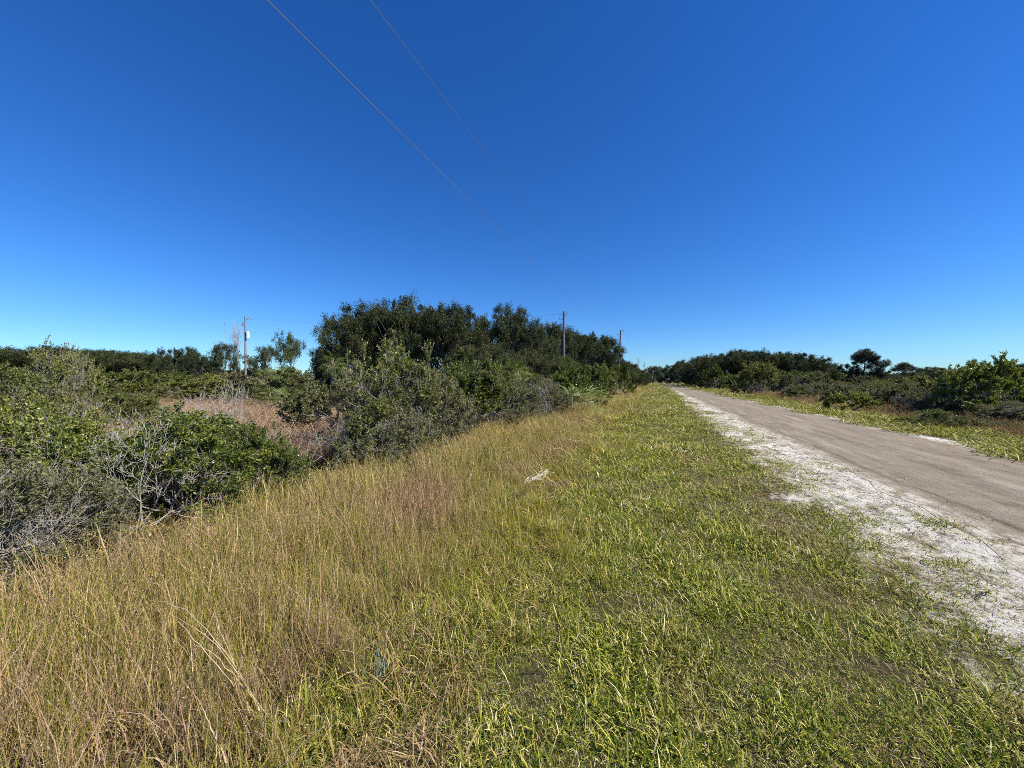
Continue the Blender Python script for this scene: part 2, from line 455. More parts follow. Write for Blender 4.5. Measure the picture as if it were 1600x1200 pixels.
rr = np.random.default_rng(5)
xs = np.linspace(0, 1, 46)
ys = axis(-6, 24, 0.12, -60, 230)
def wob(y, ph):
    return 0.10 * np.sin(y * 0.9 + ph) + 0.07 * np.sin(y * 2.3 + ph * 2) + 0.04 * np.sin(y * 5.1 + ph)
Xg = np.zeros((len(ys), len(xs))); Yg = np.repeat(ys[:, None], len(xs), 1)
lo = 3.12 + wob(ys, 0.3); hi = 7.0 + wob(ys, 2.1)
Xg = lo[:, None] + (hi - lo)[:, None] * xs[None, :]
rut = sum(-dz * np.exp(-((Xg - cx - 0.06 * np.sin(Yg * 0.5)) / wd) ** 2) for cx, wd, dz in ((3.62, 0.09, 0.028), (4.6, 0.2, 0.02), (5.7, 0.2, 0.02)))
zed = np.minimum(xs, 1 - xs)[None, :] * 0.6
Zg = 0.004 + gz(Xg, Yg) * 0 + np.clip(zed * 5, 0, 1) ** 1.8 * (0.028 + rut) + 0.004 * np.sin(Xg * 9 + Yg * 2.7) * np.clip(zed * 10, 0, 1)
nx, ny = len(xs), len(ys)
i = np.arange(nx - 1)[None, :] + np.arange(ny - 1)[:, None] * nx
F = np.stack([i, i + 1, i + 1 + nx, i + nx], axis=-1).reshape(-1, 4)
road = ob('dirt_road', mk_mesh('dirt_road', np.stack([Xg, Yg, Zg], -1).reshape(-1, 3), F, smooth=True), road_mat())
tag(road, kind='structure')

# ------------------------------------------------------------------ grass
def tuft(name, seed, n, rad, hmin, hmax, wmin, wmax, lean, curl, mat, seg=3, seeds=0.0, flat=0.0):
    rng = np.random.default_rng(seed)
    a = rng.random(n) * 2 * math.pi; rr_ = rad * np.sqrt(rng.random(n))
    base = np.stack([np.cos(a) * rr_, np.sin(a) * rr_, np.full(n, -0.02)], 1)
    az = rng.random(n) * 2 * math.pi
    h = hmin + (hmax - hmin) * rng.random(n) ** 1.4
    wd = wmin + (wmax - wmin) * rng.random(n)
    ln = lean * rng.random(n) ** 0.7 + flat
    cu = curl * rng.random(n)
    hd = np.stack([np.cos(az), np.sin(az)], 1)
    sdv = np.stack([-np.sin(az + rng.normal(0, 0.6, n)), np.cos(az + rng.normal(0, 0.6, n)), np.zeros(n)], 1)
    pts = [base]
    ang = ln.copy(); p = base.copy()
    for s in range(seg):
        st = (h / seg)[:, None]
        dv = np.stack([hd[:, 0] * np.sin(ang), hd[:, 1] * np.sin(ang), np.cos(ang)], 1)
        p = p + dv * st; pts.append(p)
        ang = ang + cu / seg * (s + 1)
    V, F4, F3, al, rd = [], [], [], [], []
    rv = rng.random(n)
    cnt = 0
    for s in range(seg):
        ww = (wd * (1.0 - 0.25 * s / seg) * 0.5)[:, None]
        V += [pts[s] - sdv * ww, pts[s] + sdv * ww]
        al += [np.full(n, s / seg)] * 2; rd += [rv] * 2
    V.append(pts[seg]); al.append(np.ones(n)); rd.append(rv)
    idx = np.arange(n)
    for s in range(seg - 1):
        F4.append(np.stack([idx + 2 * s * n, idx + (2 * s + 1) * n, idx + (2 * s + 3) * n, idx + (2 * s + 2) * n], 1))
    F3.append(np.stack([idx + 2 * (seg - 1) * n, idx + (2 * seg - 1) * n, idx + 2 * seg * n], 1))
    Vt = np.concatenate(V); At = np.concatenate(al); Rt = np.concatenate(rd)
    F4 = np.concatenate(F4); F3 = np.concatenate(F3)
    if seeds > 0:
        # spikelets along the upper half of some stems
        sel = np.where(rng.random(n) < seeds)[0]
        k = 11
        sp = np.repeat(sel, k); tt = rng.random(len(sp)) ** 0.8
        p0 = pts[seg - 1][sp]; p1 = pts[seg][sp]
        C = p0 + (p1 - p0) * tt[:, None]
        D = unit(p1 - p0) + rng.normal(0, 0.45, (len(sp), 3))
        Vl, Fl, _ = leaves(C, D, rng.normal(0, 1, (len(sp), 3)), 0.008 + 0.016 * rng.random(len(sp)), 0.002 + 0.0022 * rng.random(len(sp)), rng)
        F4 = np.concatenate([F4, Fl + len(Vt)])
        Vt = np.concatenate([Vt, Vl]); At = np.concatenate([At, np.ones(len(Vl))])
        Rt = np.concatenate([Rt, np.repeat(0.55 + 0.45 * rng.random(len(sp)), 4)])
    me = mk_mesh(name, Vt, F4, F3, {'rnd': Rt, 'along': At})
    return ob(name, me, mat, link=False)

def ring_points(rng, n0, d0, dmax, dmin=0.45, amax=68, fall=1.65):
    """points round the camera's view, thinning with distance; returns x, y, d"""
    out = []
    e = [dmin]
    while e[-1] < dmax: e.append(e[-1] * 1.15 + 0.03)
    for a, b in zip(e[:-1], e[1:]):
        dm = (a + b) / 2
        dens = n0 if dm < d0 else n0 * (d0 / dm) ** fall
        ar = (b * b - a * a) * R(amax)
        k = rng.poisson(dens * ar)
        th = (rng.random(k) * 2 - 1) * R(amax)
        rd = np.sqrt(a * a + (b * b - a * a) * rng.random(k))
        xc = np.sin(th) * rd; d = np.cos(th) * rd
        out.append(np.stack([xc * CY - d * SY, xc * SY + d * CY, rd], 1))
    return np.concatenate(out)

def vnoise(x, y, s, seed=0):
    """cheap smooth value noise 0..1"""
    rng = np.random.default_rng(seed); T = rng.random((64, 64))
    u, v = x * s + 100.3, y * s + 77.7
    i, j = np.floor(u).astype(int), np.floor(v).astype(int)
    fu, fv = u - i, v - j
    fu = fu * fu * (3 - 2 * fu); fv = fv * fv * (3 - 2 * fv)
    g = lambda a, b: T[a % 64, b % 64]
    return (g(i, j) * (1 - fu) + g(i + 1, j) * fu) * (1 - fv) + (g(i, j + 1) * (1 - fu) + g(i + 1, j + 1) * fu) * fv

def scatter(name, P, scale, rng, protos, label, cat, tilt=0.12, zoff=0.0):
    c = bpy.data.collections.new(name + '_kinds')
    for p in protos: c.objects.link(p)
    n = len(P)
    co = np.stack([P[:, 0], P[:, 1], gz(P[:, 0], P[:, 1]) + zoff], 1)
    me = bpy.data.meshes.new(name)
    me.vertices.add(n); me.vertices.foreach_set('co', co.astype(np.float32).ravel())
    a = me.attributes.new('scl', 'FLOAT_VECTOR', 'POINT')
    sc = scale if scale.ndim == 2 else np.stack([scale] * 3, 1)
    a.data.foreach_set('vector', sc.astype(np.float32).ravel())
    a = me.attributes.new('rot', 'FLOAT_VECTOR', 'POINT')
    ro = np.stack([rng.normal(0, tilt, n), rng.normal(0, tilt, n), rng.random(n) * 2 * math.pi], 1)
    a.data.foreach_set('vector', ro.astype(np.float32).ravel())
    a = me.attributes.new('idx', 'INT', 'POINT')
    a.data.foreach_set('value', rng.integers(0, len(protos), n).astype(np.int32))
    o = ob(name, me)
    ng = bpy.data.node_groups.new(name, 'GeometryNodeTree')
    ng.interface.new_socket('Geometry', in_out='INPUT', socket_type='NodeSocketGeometry')
    ng.interface.new_socket('Geometry', in_out='OUTPUT', socket_type='NodeSocketGeometry')
    gi = ng.nodes.new('NodeGroupInput'); go = ng.nodes.new('NodeGroupOutput')
    ip = ng.nodes.new('GeometryNodeInstanceOnPoints')
    ci = ng.nodes.new('GeometryNodeCollectionInfo')
    ci.inputs['Collection'].default_value = c
    ci.inputs['Separate Children'].default_value = True
    ci.inputs['Reset Children'].default_value = True
    ip.inputs['Pick Instance'].default_value = True
    def na(nm, ty):
        q = ng.nodes.new('GeometryNodeInputNamedAttribute'); q.data_type = ty
        q.inputs['Name'].default_value = nm
        return q.outputs['Attribute']
    ng.links.new(gi.outputs[0], ip.inputs['Points'])
    ng.links.new(ci.outputs[0], ip.inputs['Instance'])
    ng.links.new(na('idx', 'INT'), ip.inputs['Instance Index'])
    ng.links.new(na('rot', 'FLOAT_VECTOR'), ip.inputs['Rotation'])
    ng.links.new(na('scl', 'FLOAT_VECTOR'), ip.inputs['Scale'])
    ng.links.new(ip.outputs[0], go.inputs[0])
    md = o.modifiers.new('scatter', 'NODES'); md.node_group = ng
    tag(o, label, cat, kind='stuff')
    return o

rng = np.random.default_rng(11)
def lod(d, d0, p=0.8):
    return np.where(d < d0, 1.0, (d / d0) ** p)

def edge_tall(y):     # where the mown strip meets the tall grass
    return -1.2 + 0.25 * np.sin(y * 0.8) + 0.15 * np.sin(y * 2.1 + 1)

# short mown grass on the near verge and beyond the track
short = [tuft('short_tuft', 20 + i, 60, 0.10, 0.02, 0.085, 0.0024, 0.0052, 1.3, 1.6, M['g_short']) for i in range(5)]
short.append(tuft('short_tuft_dry', 29, 40, 0.12, 0.03, 0.08, 0.0022, 0.0045, 0.5, 1.0, M['g_dry'], 3, 0, 0.9))
P = ring_points(rng, 900, 2.8, 160, fall=1.45)
x, y, d = P.T
nz = vnoise(x, y, 0.9, 1) * 0.55 + vnoise(x, y, 3.1, 2) * 0.45
dens_n = np.clip(1.0 - (x - 1.25) / 2.0, 0, 1) ** 1.2
hole = vnoise(x, y, 5.3, 44) * 0.6 + vnoise(x, y, 2.1, 45) * 0.4
keepn = (x > edge_tall(y) - 0.5) & (x < 3.3) & (hole > 0.17) & (rng.random(len(x)) < np.clip(dens_n * 1.0 + (nz - 0.50) * 1.3 * (x > 1.0), 0.0, 1))
keepf = (x > 7.15 + 0.25 * np.sin(y)) & (x < 9.8) & (rng.random(len(x)) < 0.9)
kp = keepn | keepf | ((x > 2.5) & (x < 3.9) & (vnoise(x, y, 3.0, 71) > 0.6) & (rng.random(len(x)) < 0.10))
P1 = P[kp]; d1 = d[kp]
s = (0.25 + 0.75 * vnoise(P1[:, 0], P1[:, 1], 1.0, 3) + 1.35 * vnoise(P1[:, 0], P1[:, 1], 4.1, 33) ** 2.2) * (0.7 + 0.6 * rng.random(len(P1)))
s = s * np.where((P1[:, 0] > 0.9) & (P1[:, 0] < 4), np.clip(1.0 - (P1[:, 0] - 0.9) * 0.26, 0.38, 1), 1)
l = lod(d1, 3.0, 0.72)
scatter('mown_grass', P1, np.stack([s * l, s * l, s * np.minimum(l ** 0.35, 1.8)], 1), rng, short,
        'short green mown grass growing along both sides of the dirt track', 'grass')
# dry mown clippings and dead runners, mostly on the track side of the verge
dryt = [tuft('dry_tuft', 150 + i, 34, 0.13, 0.03, 0.09, 0.0022, 0.0045, 0.5, 1.0, M['g_dry'], 3, 0, 1.0) for i in range(3)]
P = ring_points(rng, 150, 3.0, 60)
x, y, d = P.T
kp = (x > -1.0) & (x < 3.3) & (rng.random(len(x)) < np.clip(0.25 + 0.35 * x, 0.12, 0.8) * (0.2 + 1.3 * vnoise(x, y, 1.7, 81) ** 1.5))
P1 = P[kp]; l = lod(d[kp], 3.0)
s = 0.6 + 0.6 * rng.random(len(P1))
scatter('dead_clippings', P1, np.stack([s * l, s * l, s], 1), rng, dryt, 'straw-coloured dead clippings lying through the mown verge', 'dead grass', 0.1, 0.01)
# slightly longer loose blades standing up out of the mown strip
longer = [tuft('long_tuft', 40 + i, 16, 0.09, 0.08, 0.24, 0.0024, 0.0046, 0.75, 1.3, M['g_short']) for i in range(4)]
P = ring_points(rng, 110, 3.0, 60)
x, y, d = P.T
kp = (x > edge_tall(y) - 0.6) & (x < 2.2) & (rng.random(len(x)) < np.clip(0.75 - (x + 1.0) * 0.24, 0.06, 1) * (0.25 + 1.1 * vnoise(x, y, 1.1, 8)))
kp |= (x > 8.2) & (x < 10) & (rng.random(len(x)) < 0.4)
P1 = P[kp]; l = lod(d[kp], 3.0)
s = 0.6 + 0.7 * rng.random(len(P1))
scatter('rough_grass', P1, np.stack([s * l, s * l, s * np.minimum(l ** 0.3, 1.6)], 1), rng, longer, 'longer loose green blades standing out of the mown verge', 'grass')

# tall yellow green and straw coloured grass
tall = [tuft('tall_tuft', 60 + i, 30, 0.11, 0.18, 0.66, 0.0022, 0.0042, 0.24, 0.5, M['g_tall'], 3, 0.4) for i in range(6)]
P = ring_points(rng, 135, 3.0, 120)
x, y, d = P.T
nz = vnoise(x, y, 0.7, 4)
e = edge_tall(y) + 1.3 * (vnoise(x, y, 1.3, 21) - 0.45)
prob = np.clip((e - x) * 1.1 + 0.2, 0, 1) * np.clip((x + 4.55 + 0.8 * (vnoise(x, y, 1.1, 61) - 0.5) + 1.6 * (y > 9)) / 0.7, 0, 1) * np.clip(1.3 - 0.5 * (nz < 0.25), 0, 1)
kp = rng.random(len(x)) < prob * np.where(y > 45, 0.25, 1)
P1 = P[kp]; d1 = d[kp]
s = np.clip((edge_tall(P1[:, 1]) - P1[:, 0]) * 0.33 + 0.33, 0.28, 0.86) * (0.75 + 0.4 * rng.random(len(P1))) * (0.8 + 0.35 * vnoise(P1[:, 0], P1[:, 1], 0.5, 6))
l = lod(d1, 3.0, 0.8)
scatter('tall_grass', P1, np.stack([s * l, s * l, s], 1), rng, tall,
        'tall yellow-green and straw grass between the mown strip and the bushes', 'grass', 0.10)
# low tangle of dead thatch between the stems
thatch = [tuft('thatch_tuft', 80 + i, 40, 0.14, 0.10, 0.26, 0.003, 0.006, 1.3, 1.2, M['g_tall'], 3) for i in range(3)]
P = ring_points(rng, 100, 3.0, 60)
x, y, d = P.T
kp = (x < edge_tall(y) + 0.3) & (x > -5.5) & (rng.random(len(x)) < 0.9)
P1 = P[kp]; l = lod(d[kp], 3.0)
s = 0.7 + 0.6 * rng.random(len(P1))
scatter('dry_thatch', P1, np.stack([s * l, s * l, s], 1), rng, thatch, 'tangled dead grass lying at the foot of the tall grass', 'grass', 0.2)
# yellow clumps along the edge
yel = [tuft('yellow_tuft', 90 + i, 40, 0.09, 0.12, 0.34, 0.0028, 0.005, 0.35, 0.8, M['g_yellow'], 3) for i in range(3)]
P = ring_points(rng, 34, 4.0, 90)
x, y, d = P.T
kp = (np.abs(x - edge_tall(y) - 0.05) < 0.55) & (vnoise(x, y, 1.1, 9) > 0.46) & (y > 2.8) & (rng.random(len(x)) < 0.8)
kp |= (vnoise(x, y, 0.6, 10) > 0.74) & (x < -1.2) & (x > -5.5) & (rng.random(len(x)) < 0.4)
P1 = P[kp]; l = lod(d[kp], 4.0)
s = 0.6 + 0.6 * rng.random(len(P1))
scatter('yellow_grass', P1, np.stack([s * l, s * l, s], 1), rng, yel, 'bright yellow grass tufts along the edge of the mown strip', 'grass')
# pinkish brown broomsedge: patches in the tall grass, and the clearing behind the near bushes
br = [tuft('broomsedge_tuft', 100 + i, 34, 0.16, 0.35, 0.85, 0.003, 0.006, 0.30, 0.7, M['g_brown'], 3, 0.7) for i in range(5)]
P = ring_points(rng, 80, 3.2, 75)
x, y, d = P.T
clear = (x < -6.0) & (d < 60)
patch = (x < edge_tall(y) - 0.4) & (x > -4.6) & (vnoise(x, y, 0.75, 12) > 0.60)
kp = (clear & (rng.random(len(x)) < 0.95)) | (patch & (rng.random(len(x)) < 0.30))
P1 = P[kp]; d1 = d[kp]; l = lod(d1, 3.2, 0.8)
s = np.where(P1[:, 0] < -6, 0.95, 0.60) * (0.75 + 0.4 * rng.random(len(P1)))
scatter('broomsedge', P1, np.stack([s * l, s * l, s], 1), rng, br, 'pinkish brown dry broomsedge filling the clearing behind the near bushes', 'grass', 0.1)
# reddish rough grass on the far side of the right hand verge
rd_ = [tuft('red_tuft', 120 + i, 36, 0.18, 0.2, 0.6, 0.004, 0.008, 0.4, 0.8, M['g_red'], 3, 0.5) for i in range(4)]
P = ring_points(rng, 40, 8.0, 150)
x, y, d = P.T
kp = (x > 9.2 + 0.3 * np.sin(y * 0.7)) & (x < 13.5) & (rng.random(len(x)) < np.clip(1.2 - (x - 9.2) * 0.18, 0.3, 1))
P1 = P[kp]; l = lod(d[kp], 8.0, 0.8)
s = np.clip((P1[:, 0] - 9.0) * 0.4 + 0.4, 0.35, 0.85) * (0.7 + 0.5 * rng.random(len(P1)))
scatter('reddish_grass', P1, np.stack([s * l, s * l, s], 1), rng, rd_, 'reddish brown rough grass between the far verge and the scrub', 'grass')
# dead bits lying on the bleached sand
lit = [tuft('litter_bits', 140 + i, 30, 0.16, 0.03, 0.09, 0.003, 0.007, 0.4, 0.3, M['g_red'] if i else M['g_short'], 2, 0, 1.25) for i in range(3)]
P = ring_points(rng, 90, 5.0, 60)
x, y, d = P.T
kp = (x > 0.6) & (x < 3.9) & (vnoise(x, y, 2.3, 51) * 0.6 + vnoise(x, y, 6.0, 52) * 0.4 > 0.48) & (rng.random(len(x)) < 0.8)
kp |= (x > 3.7) & (x < 7) & (rng.random(len(x)) < 0.03)
P1 = P[kp]; l = lod(d[kp], 4.0)
s = 0.6 + 0.7 * rng.random(len(P1))
zl = np.where(P1[:, 0] > 3.2, 0.05, 0.012)
o_ = scatter('leaf_litter', P1, np.stack([s * l] * 3, 1), rng, lit, 'dead grass bits strewn over the bleached sand beside the track', 'litter', 0.05, 0.02)

# crumbs of dirt and small pebbles on the track and its shoulders
def pebble(seed):
    rg = np.random.default_rng(seed); V = []; F = []
    t = np.array([[1,0,0],[-1,0,0],[0,1,0],[0,-1,0],[0,0,1],[0,0,-1]], float)
    f = np.array([[0,2,4],[2,1,4],[1,3,4],[3,0,4],[2,0,5],[1,2,5],[3,1,5],[0,3,5]])
    for k in range(7):
        c = np.array([*rg.uniform(-0.25, 0.25, 2), 0.0]); r_ = rg.uniform(0.003, 0.009)
        V.append(c + t * r_ * rg.uniform(0.6, 1.2, (6, 1)) * np.array([1, 1, 0.6])); F.append(f + 6 * k)
    return ob('pebble_group', mk_mesh('pebbles', np.concatenate(V), None, np.concatenate(F), smooth=True), M['stone'], link=False)
P = ring_points(rng, 14, 6.0, 30)
x, y, d = P.T
kp = (x > 2.4) & (x < 7.2) & (rng.random(len(x)) < 0.25 + 0.7 * (np.abs(x - 3.4) < 0.6)) & (vnoise(x, y, 1.5, 91) > 0.45)
P1 = P[kp]; l = lod(d[kp], 7.0, 0.5)
scatter('pebbles', P1, (0.5 + 0.8 * rng.random(len(P1))) * l, rng, [pebble(k) for k in range(4)], 'small pebbles and crumbs of dirt strewn over the track', 'pebbles', 0.0, 0.022)

# ------------------------------------------------------------------ shrubs
def grow_skeleton(rng, stems, h, spread, levels, kids, wob_=0.22, up=0.12, r0=0.014, lratio=0.72, sub=3):
    segs, tips = [], []
    def rec(p, d, L, r, lev):
        for k in range(sub):
            d = d + rng.normal(0, wob_, 3) + np.array([0, 0, up])
            d /= np.linalg.norm(d)
            q = p + d * L / sub
            r2 = r * 0.86
            segs.append((p, q, r, r2))
            if lev == 0: tips.append((p, q))
            elif k > 0 and rng.random() < 0.45:
                dd = d + rng.normal(0, 0.75, 3); dd /= np.linalg.norm(dd)
                rec(q, dd, L * lratio * 0.8, r2 * 0.6, lev - 1)
            p, r = q, r2
        if lev > 0:
            for c in range(kids if rng.random() < 0.6 else kids - 1):
                dd = d + rng.normal(0, 0.5, 3); dd /= np.linalg.norm(dd)
                rec(p, dd, L * lratio * (0.8 + 0.4 * rng.random()), r * 0.72, lev - 1)
    for s_ in range(stems):
        a = rng.random() * 2 * math.pi
        t = spread * (0.15 + 0.85 * rng.random())
        d = np.array([math.cos(a) * math.sin(t), math.sin(a) * math.sin(t), math.cos(t)])
        rec(np.array([math.cos(a) * 0.06, math.sin(a) * 0.06, -0.05]), d, 1.0, r0 / 0.35, levels)
    return segs, tips

def fit(segs, tips, w_, h):
    pts = np.array([s[1] for s in segs])
    zx = np.percentile(pts[:, 2], 99); rx = np.percentile(np.hypot(pts[:, 0], pts[:, 1]), 97)
    sc = np.array([w_ / 2 / rx, w_ / 2 / rx, h / zx])
    m = (sc[0] + sc[2]) / 2
    return [(a * sc, b * sc, r * m, r2 * m) for a, b, r, r2 in segs], [(a * sc, b * sc) for a, b in tips]

def shrub_meshes(name, seed, w_, h, stems=8, spread=1.0, levels=4, kids=3, per=6, leaf=(0.035, 0.014), bare=0.1, r0=0.011, wob_=0.22, up=0.10, low=0.0):
    rng = np.random.default_rng(seed)
    segs, tips = fit(*grow_skeleton(rng, stems, h, spread, levels, kids, wob_, up, r0), w_, h)
    tips = [(a, b) for a, b in tips if a[2] > low]
    segs = [s for s in segs if s[1][2] > -0.1]
    segs = [(a, b, max(r, 0.0022), max(r2, 0.0018)) for a, b, r, r2 in segs]
    V, F = tubes(segs, 4)
    br_ = mk_mesh(name + '_branches', V, F, smooth=True)
    if per <= 0: return br_, None
    A = np.array([t[0] for t in tips]); B = np.array([t[1] for t in tips])
    # whole regions of bare twigs, not single ones
    c = (A + B) / 2
    bn = vnoise(c[:, 0] * 1.0 + seed, c[:, 1] * 1.0 + c[:, 2], 1.6 / max(h, 1) * 1.5, seed)
    keep = (bn > np.quantile(bn, bare)) | (rng.random(len(A)) < 0.12)
    A, B = A[keep], B[keep]
    k = per
    A = np.repeat(A, k, 0); B = np.repeat(B, k, 0)
    n = len(A)
    t = rng.random(n)[:, None] * 1.15
    C = A + (B - A) * t + rng.normal(0, leaf[0] * 0.25, (n, 3))
    D = unit(B - A) * 0.6 + unit(rng.normal(0, 1, (n, 3))) + np.array([0, 0, 0.25])
    Nn = rng.normal(0, 0.8, (n, 3)) + np.array([0, 0, 0.7])
    Ls = leaf[0] * (0.6 + 0.7 * rng.random(n)); Ws = leaf[1] * (0.7 + 0.6 * rng.random(n))
    V, F, rn = leaves(C, D, Nn, Ls, Ws, rng)
    return br_, mk_mesh(name + '_foliage', V, F, attrs={'rnd': rn})

PROTO = {}
def proto(key, seed, mat, twig='twig', **kw):
    PROTO[key] = (shrub_meshes(key, seed, **kw), mat, twig)

# near ones: wide, compact, small glossy leaves
for i in range(3):
    proto('near_glossy%d' % i, 300 + i, 'glossy', w_=2.6, h=1.45, stems=13, spread=1.25, levels=4, kids=3, per=8, leaf=(0.045, 0.022), bare=0.22, up=0.06)
for i in range(3):
    proto('near_olive%d' % i, 320 + i, 'olive', w_=2.4, h=2.2, stems=9, spread=0.75, levels=4, kids=3, per=7, leaf=(0.055, 0.025), bare=0.25, up=0.12)
for i in range(2):
    proto('near_grey%d' % i, 340 + i, 'greygreen', w_=2.4, h=1.6, stems=10, spread=1.0, levels=4, kids=3, per=6, leaf=(0.048, 0.02), bare=0.3, up=0.08)
for i in range(3):
    proto('dead%d' % i, 360 + i, None, 'deadwood', w_=1.9, h=1.5, stems=5, spread=0.95, levels=4, kids=3, per=0, up=0.10, wob_=0.26)
proto('bright0', 380, 'oak_light', w_=1.8, h=2.3, stems=5, spread=0.5, levels=4, kids=3, per=11, leaf=(0.075, 0.032), bare=0.05, low=0.9)
proto('bright1', 381, 'oak_light', w_=2.2, h=2.6, stems=5, spread=0.55, levels=4, kids=3, per=10, leaf=(0.08, 0.036), bare=0.05, low=0.9)
# mid distance
for i in range(3):
    proto('mid_glossy%d' % i, 400 + i, 'glossy', w_=3.0, h=1.8, stems=12, spread=1.25, levels=3, kids=3, per=34, leaf=(0.07, 0.032), bare=0.08, up=0.05)
for i in range(3):
    proto('mid_olive%d' % i, 420 + i, 'olive', w_=2.8, h=2.0, stems=11, spread=1.1, levels=3, kids=3, per=30, leaf=(0.07, 0.03), bare=0.12, up=0.08)
for i in range(3):
    proto('mid_grey%d' % i, 440 + i, 'greygreen', w_=2.8, h=1.5, stems=13, spread=1.2, levels=3, kids=3, per=26, leaf=(0.07, 0.028), bare=0.2, up=0.06)

def part_ob(name, me, mat, parent):
    return ob(name, me, mat, parent)

ZUP = Vector((0, 0, 1))
def put_shrub(key, x, y, rz, w_, h, label, group=None, name='shrub', cat='bush'):
    (br_, fo), mat, twig = PROTO[key]
    ref = {'near_glossy': (2.6, 1.45), 'near_olive': (2.4, 2.2), 'near_grey': (2.4, 1.6), 'dead': (1.9, 1.5), 'bright': (2.0, 2.45),
           'mid_glossy': (3.0, 1.8), 'mid_olive': (2.8, 2.0), 'mid_grey': (2.8, 1.5)}[key.rstrip('0123456789')]
    sx_ = w_ / ref[0]; sz_ = h / ref[1]
    t = thing(name, label, cat, (x, y, gz1(x, y)), rz, group, (sx_, sx_, sz_))
    part_ob('branches', br_, M[twig], t)
    if fo is not None: part_ob('foliage', fo, M[mat], t)
    return t

prnd = random.Random(7)
# (prototype, photo column, depth, top row in the photo, width m, label)
NEAR = [
    ('near_grey1', -30, 2.9, 716, 1.5, 'grey-green brush cut by the left edge, lowest bush in the photo'),
    ('dead0', 30, 3.1, 745, 1.1, 'tangle of bleached twigs at the lower left edge, in front of the lowest grey brush'),
    ('near_grey0', 95, 3.7, 742, 1.3, 'small grey-green brush between the lower left twig tangle and the glossy bush'),
    ('dead2', 120, 4.0, 735, 1.0, 'bleached twigs standing beside the small grey-green brush at lower left'),
    ('near_glossy0', 285, 4.9, 640, 2.5, 'low wide glossy green bush in front of the brown grass clearing'),
    ('near_glossy1', 385, 5.4, 664, 1.6, 'small glossy green bush on the right flank of the low wide bush by the clearing'),
    ('near_glossy2', 165, 5.2, 652, 1.9, 'glossy green bush mixed with bare grey twigs, left of the low wide bush'),
    ('near_glossy1', 40, 4.6, 622, 2.1, 'glossy green bush at the left edge of the photo, nearest the camera'),
    ('near_olive0', 5, 6.4, 562, 2.0, 'tall olive-green bush at the left edge of the photo standing behind the grey twigs'),
    ('near_olive1', 84, 8.6, 540, 1.5, 'tall dark-topped bush poking above the skyline near the left edge'),
    ('near_grey1', 105, 7.0, 606, 1.9, 'grey-brown half bare bush below the tall dark-topped bush on the left'),
    ('near_olive2', 618, 8.2, 540, 2.4, 'large olive bush with pale stems standing in front of the big oak'),
    ('near_grey0', 562, 8.8, 580, 1.7, 'olive half bare bush between the brown clearing and the large pale-stemmed bush'),
    ('near_glossy1', 588, 7.4, 632, 1.5, 'low green bush at the foot of the large pale-stemmed bush, beside the brown clearing'),
    ('near_grey1', 668, 8.8, 578, 2.1, 'brownish olive bush leaning against the right side of the large pale-stemmed bush'),
    ('near_grey0', 615, 7.0, 640, 1.8, 'grey-green bush at the foot of the large pale-stemmed bush, facing the tall grass'),
    ('bright0', 735, 10.6, 560, 2.4, 'bright green leafy bush on pale forked stems at the edge of the tall grass'),
    ('near_grey1', 700, 9.6, 615, 2.0, 'dull grey-green bush just left of the pale forked stems'),
    ('near_olive2', 770, 12.5, 590, 2.8, 'grey-green bush right of the pale forked stems'),
    ('near_grey0', 805, 13.5, 600, 2.8, 'low grey twiggy bush at the tall grass edge, right of the pale forked stems'),
    ('near_grey1', 850, 16.5, 592, 3.2, 'grey-leaved bush left of the small palmetto by the tall grass'),
    ('dead0', 330, 7.4, 592, 2.2, 'bleached leafless bush leaning right at the left end of the brown clearing'),
    ('dead1', 205, 4.1, 652, 1.7, 'bleached leafless branches spreading in front of the glossy bushes on the left'),
    ('dead2', 10, 3.8, 722, 1.3, 'bleached bare twigs at the left edge of the photo, lowest of the dead bushes'),
    ('dead1', 45, 5.8, 640, 1.6, 'grey leafless bush tangled among the green ones near the left edge'),
    ('dead2', 520, 7.2, 655, 1.5, 'bleached leafless twigs at the right end of the brown clearing'),
    ('dead0', 648, 8.3, 622, 1.2, 'pale bare branches inside the large olive bush in front of the oak'),
    ('dead1', 845, 15.0, 600, 1.8, 'small grey dead bush at the tall grass edge beside the palmetto'),
    ('mid_glossy0', 905, 23, 575, 3.6, 'dark green bush behind the small palmetto at the tall grass edge'),
    ('mid_olive1', 940, 34, 572, 4.0, 'brownish green bush below the second roadside pole'),
    ('mid_glossy2', 968, 42, 574, 3.4, 'dark rounded bush jutting into the mown verge below the second roadside pole'),
]
for key, px, d, top, w_, lab in NEAR:
    x, y = W(px, d)
    put_shrub(key, x, y, prnd.random() * 6.28, w_, hz(top, d) * 1.02, lab, name='dead_shrub' if key.startswith('dead') else 'shrub',
              cat='dead bush' if key.startswith('dead') else 'bush')

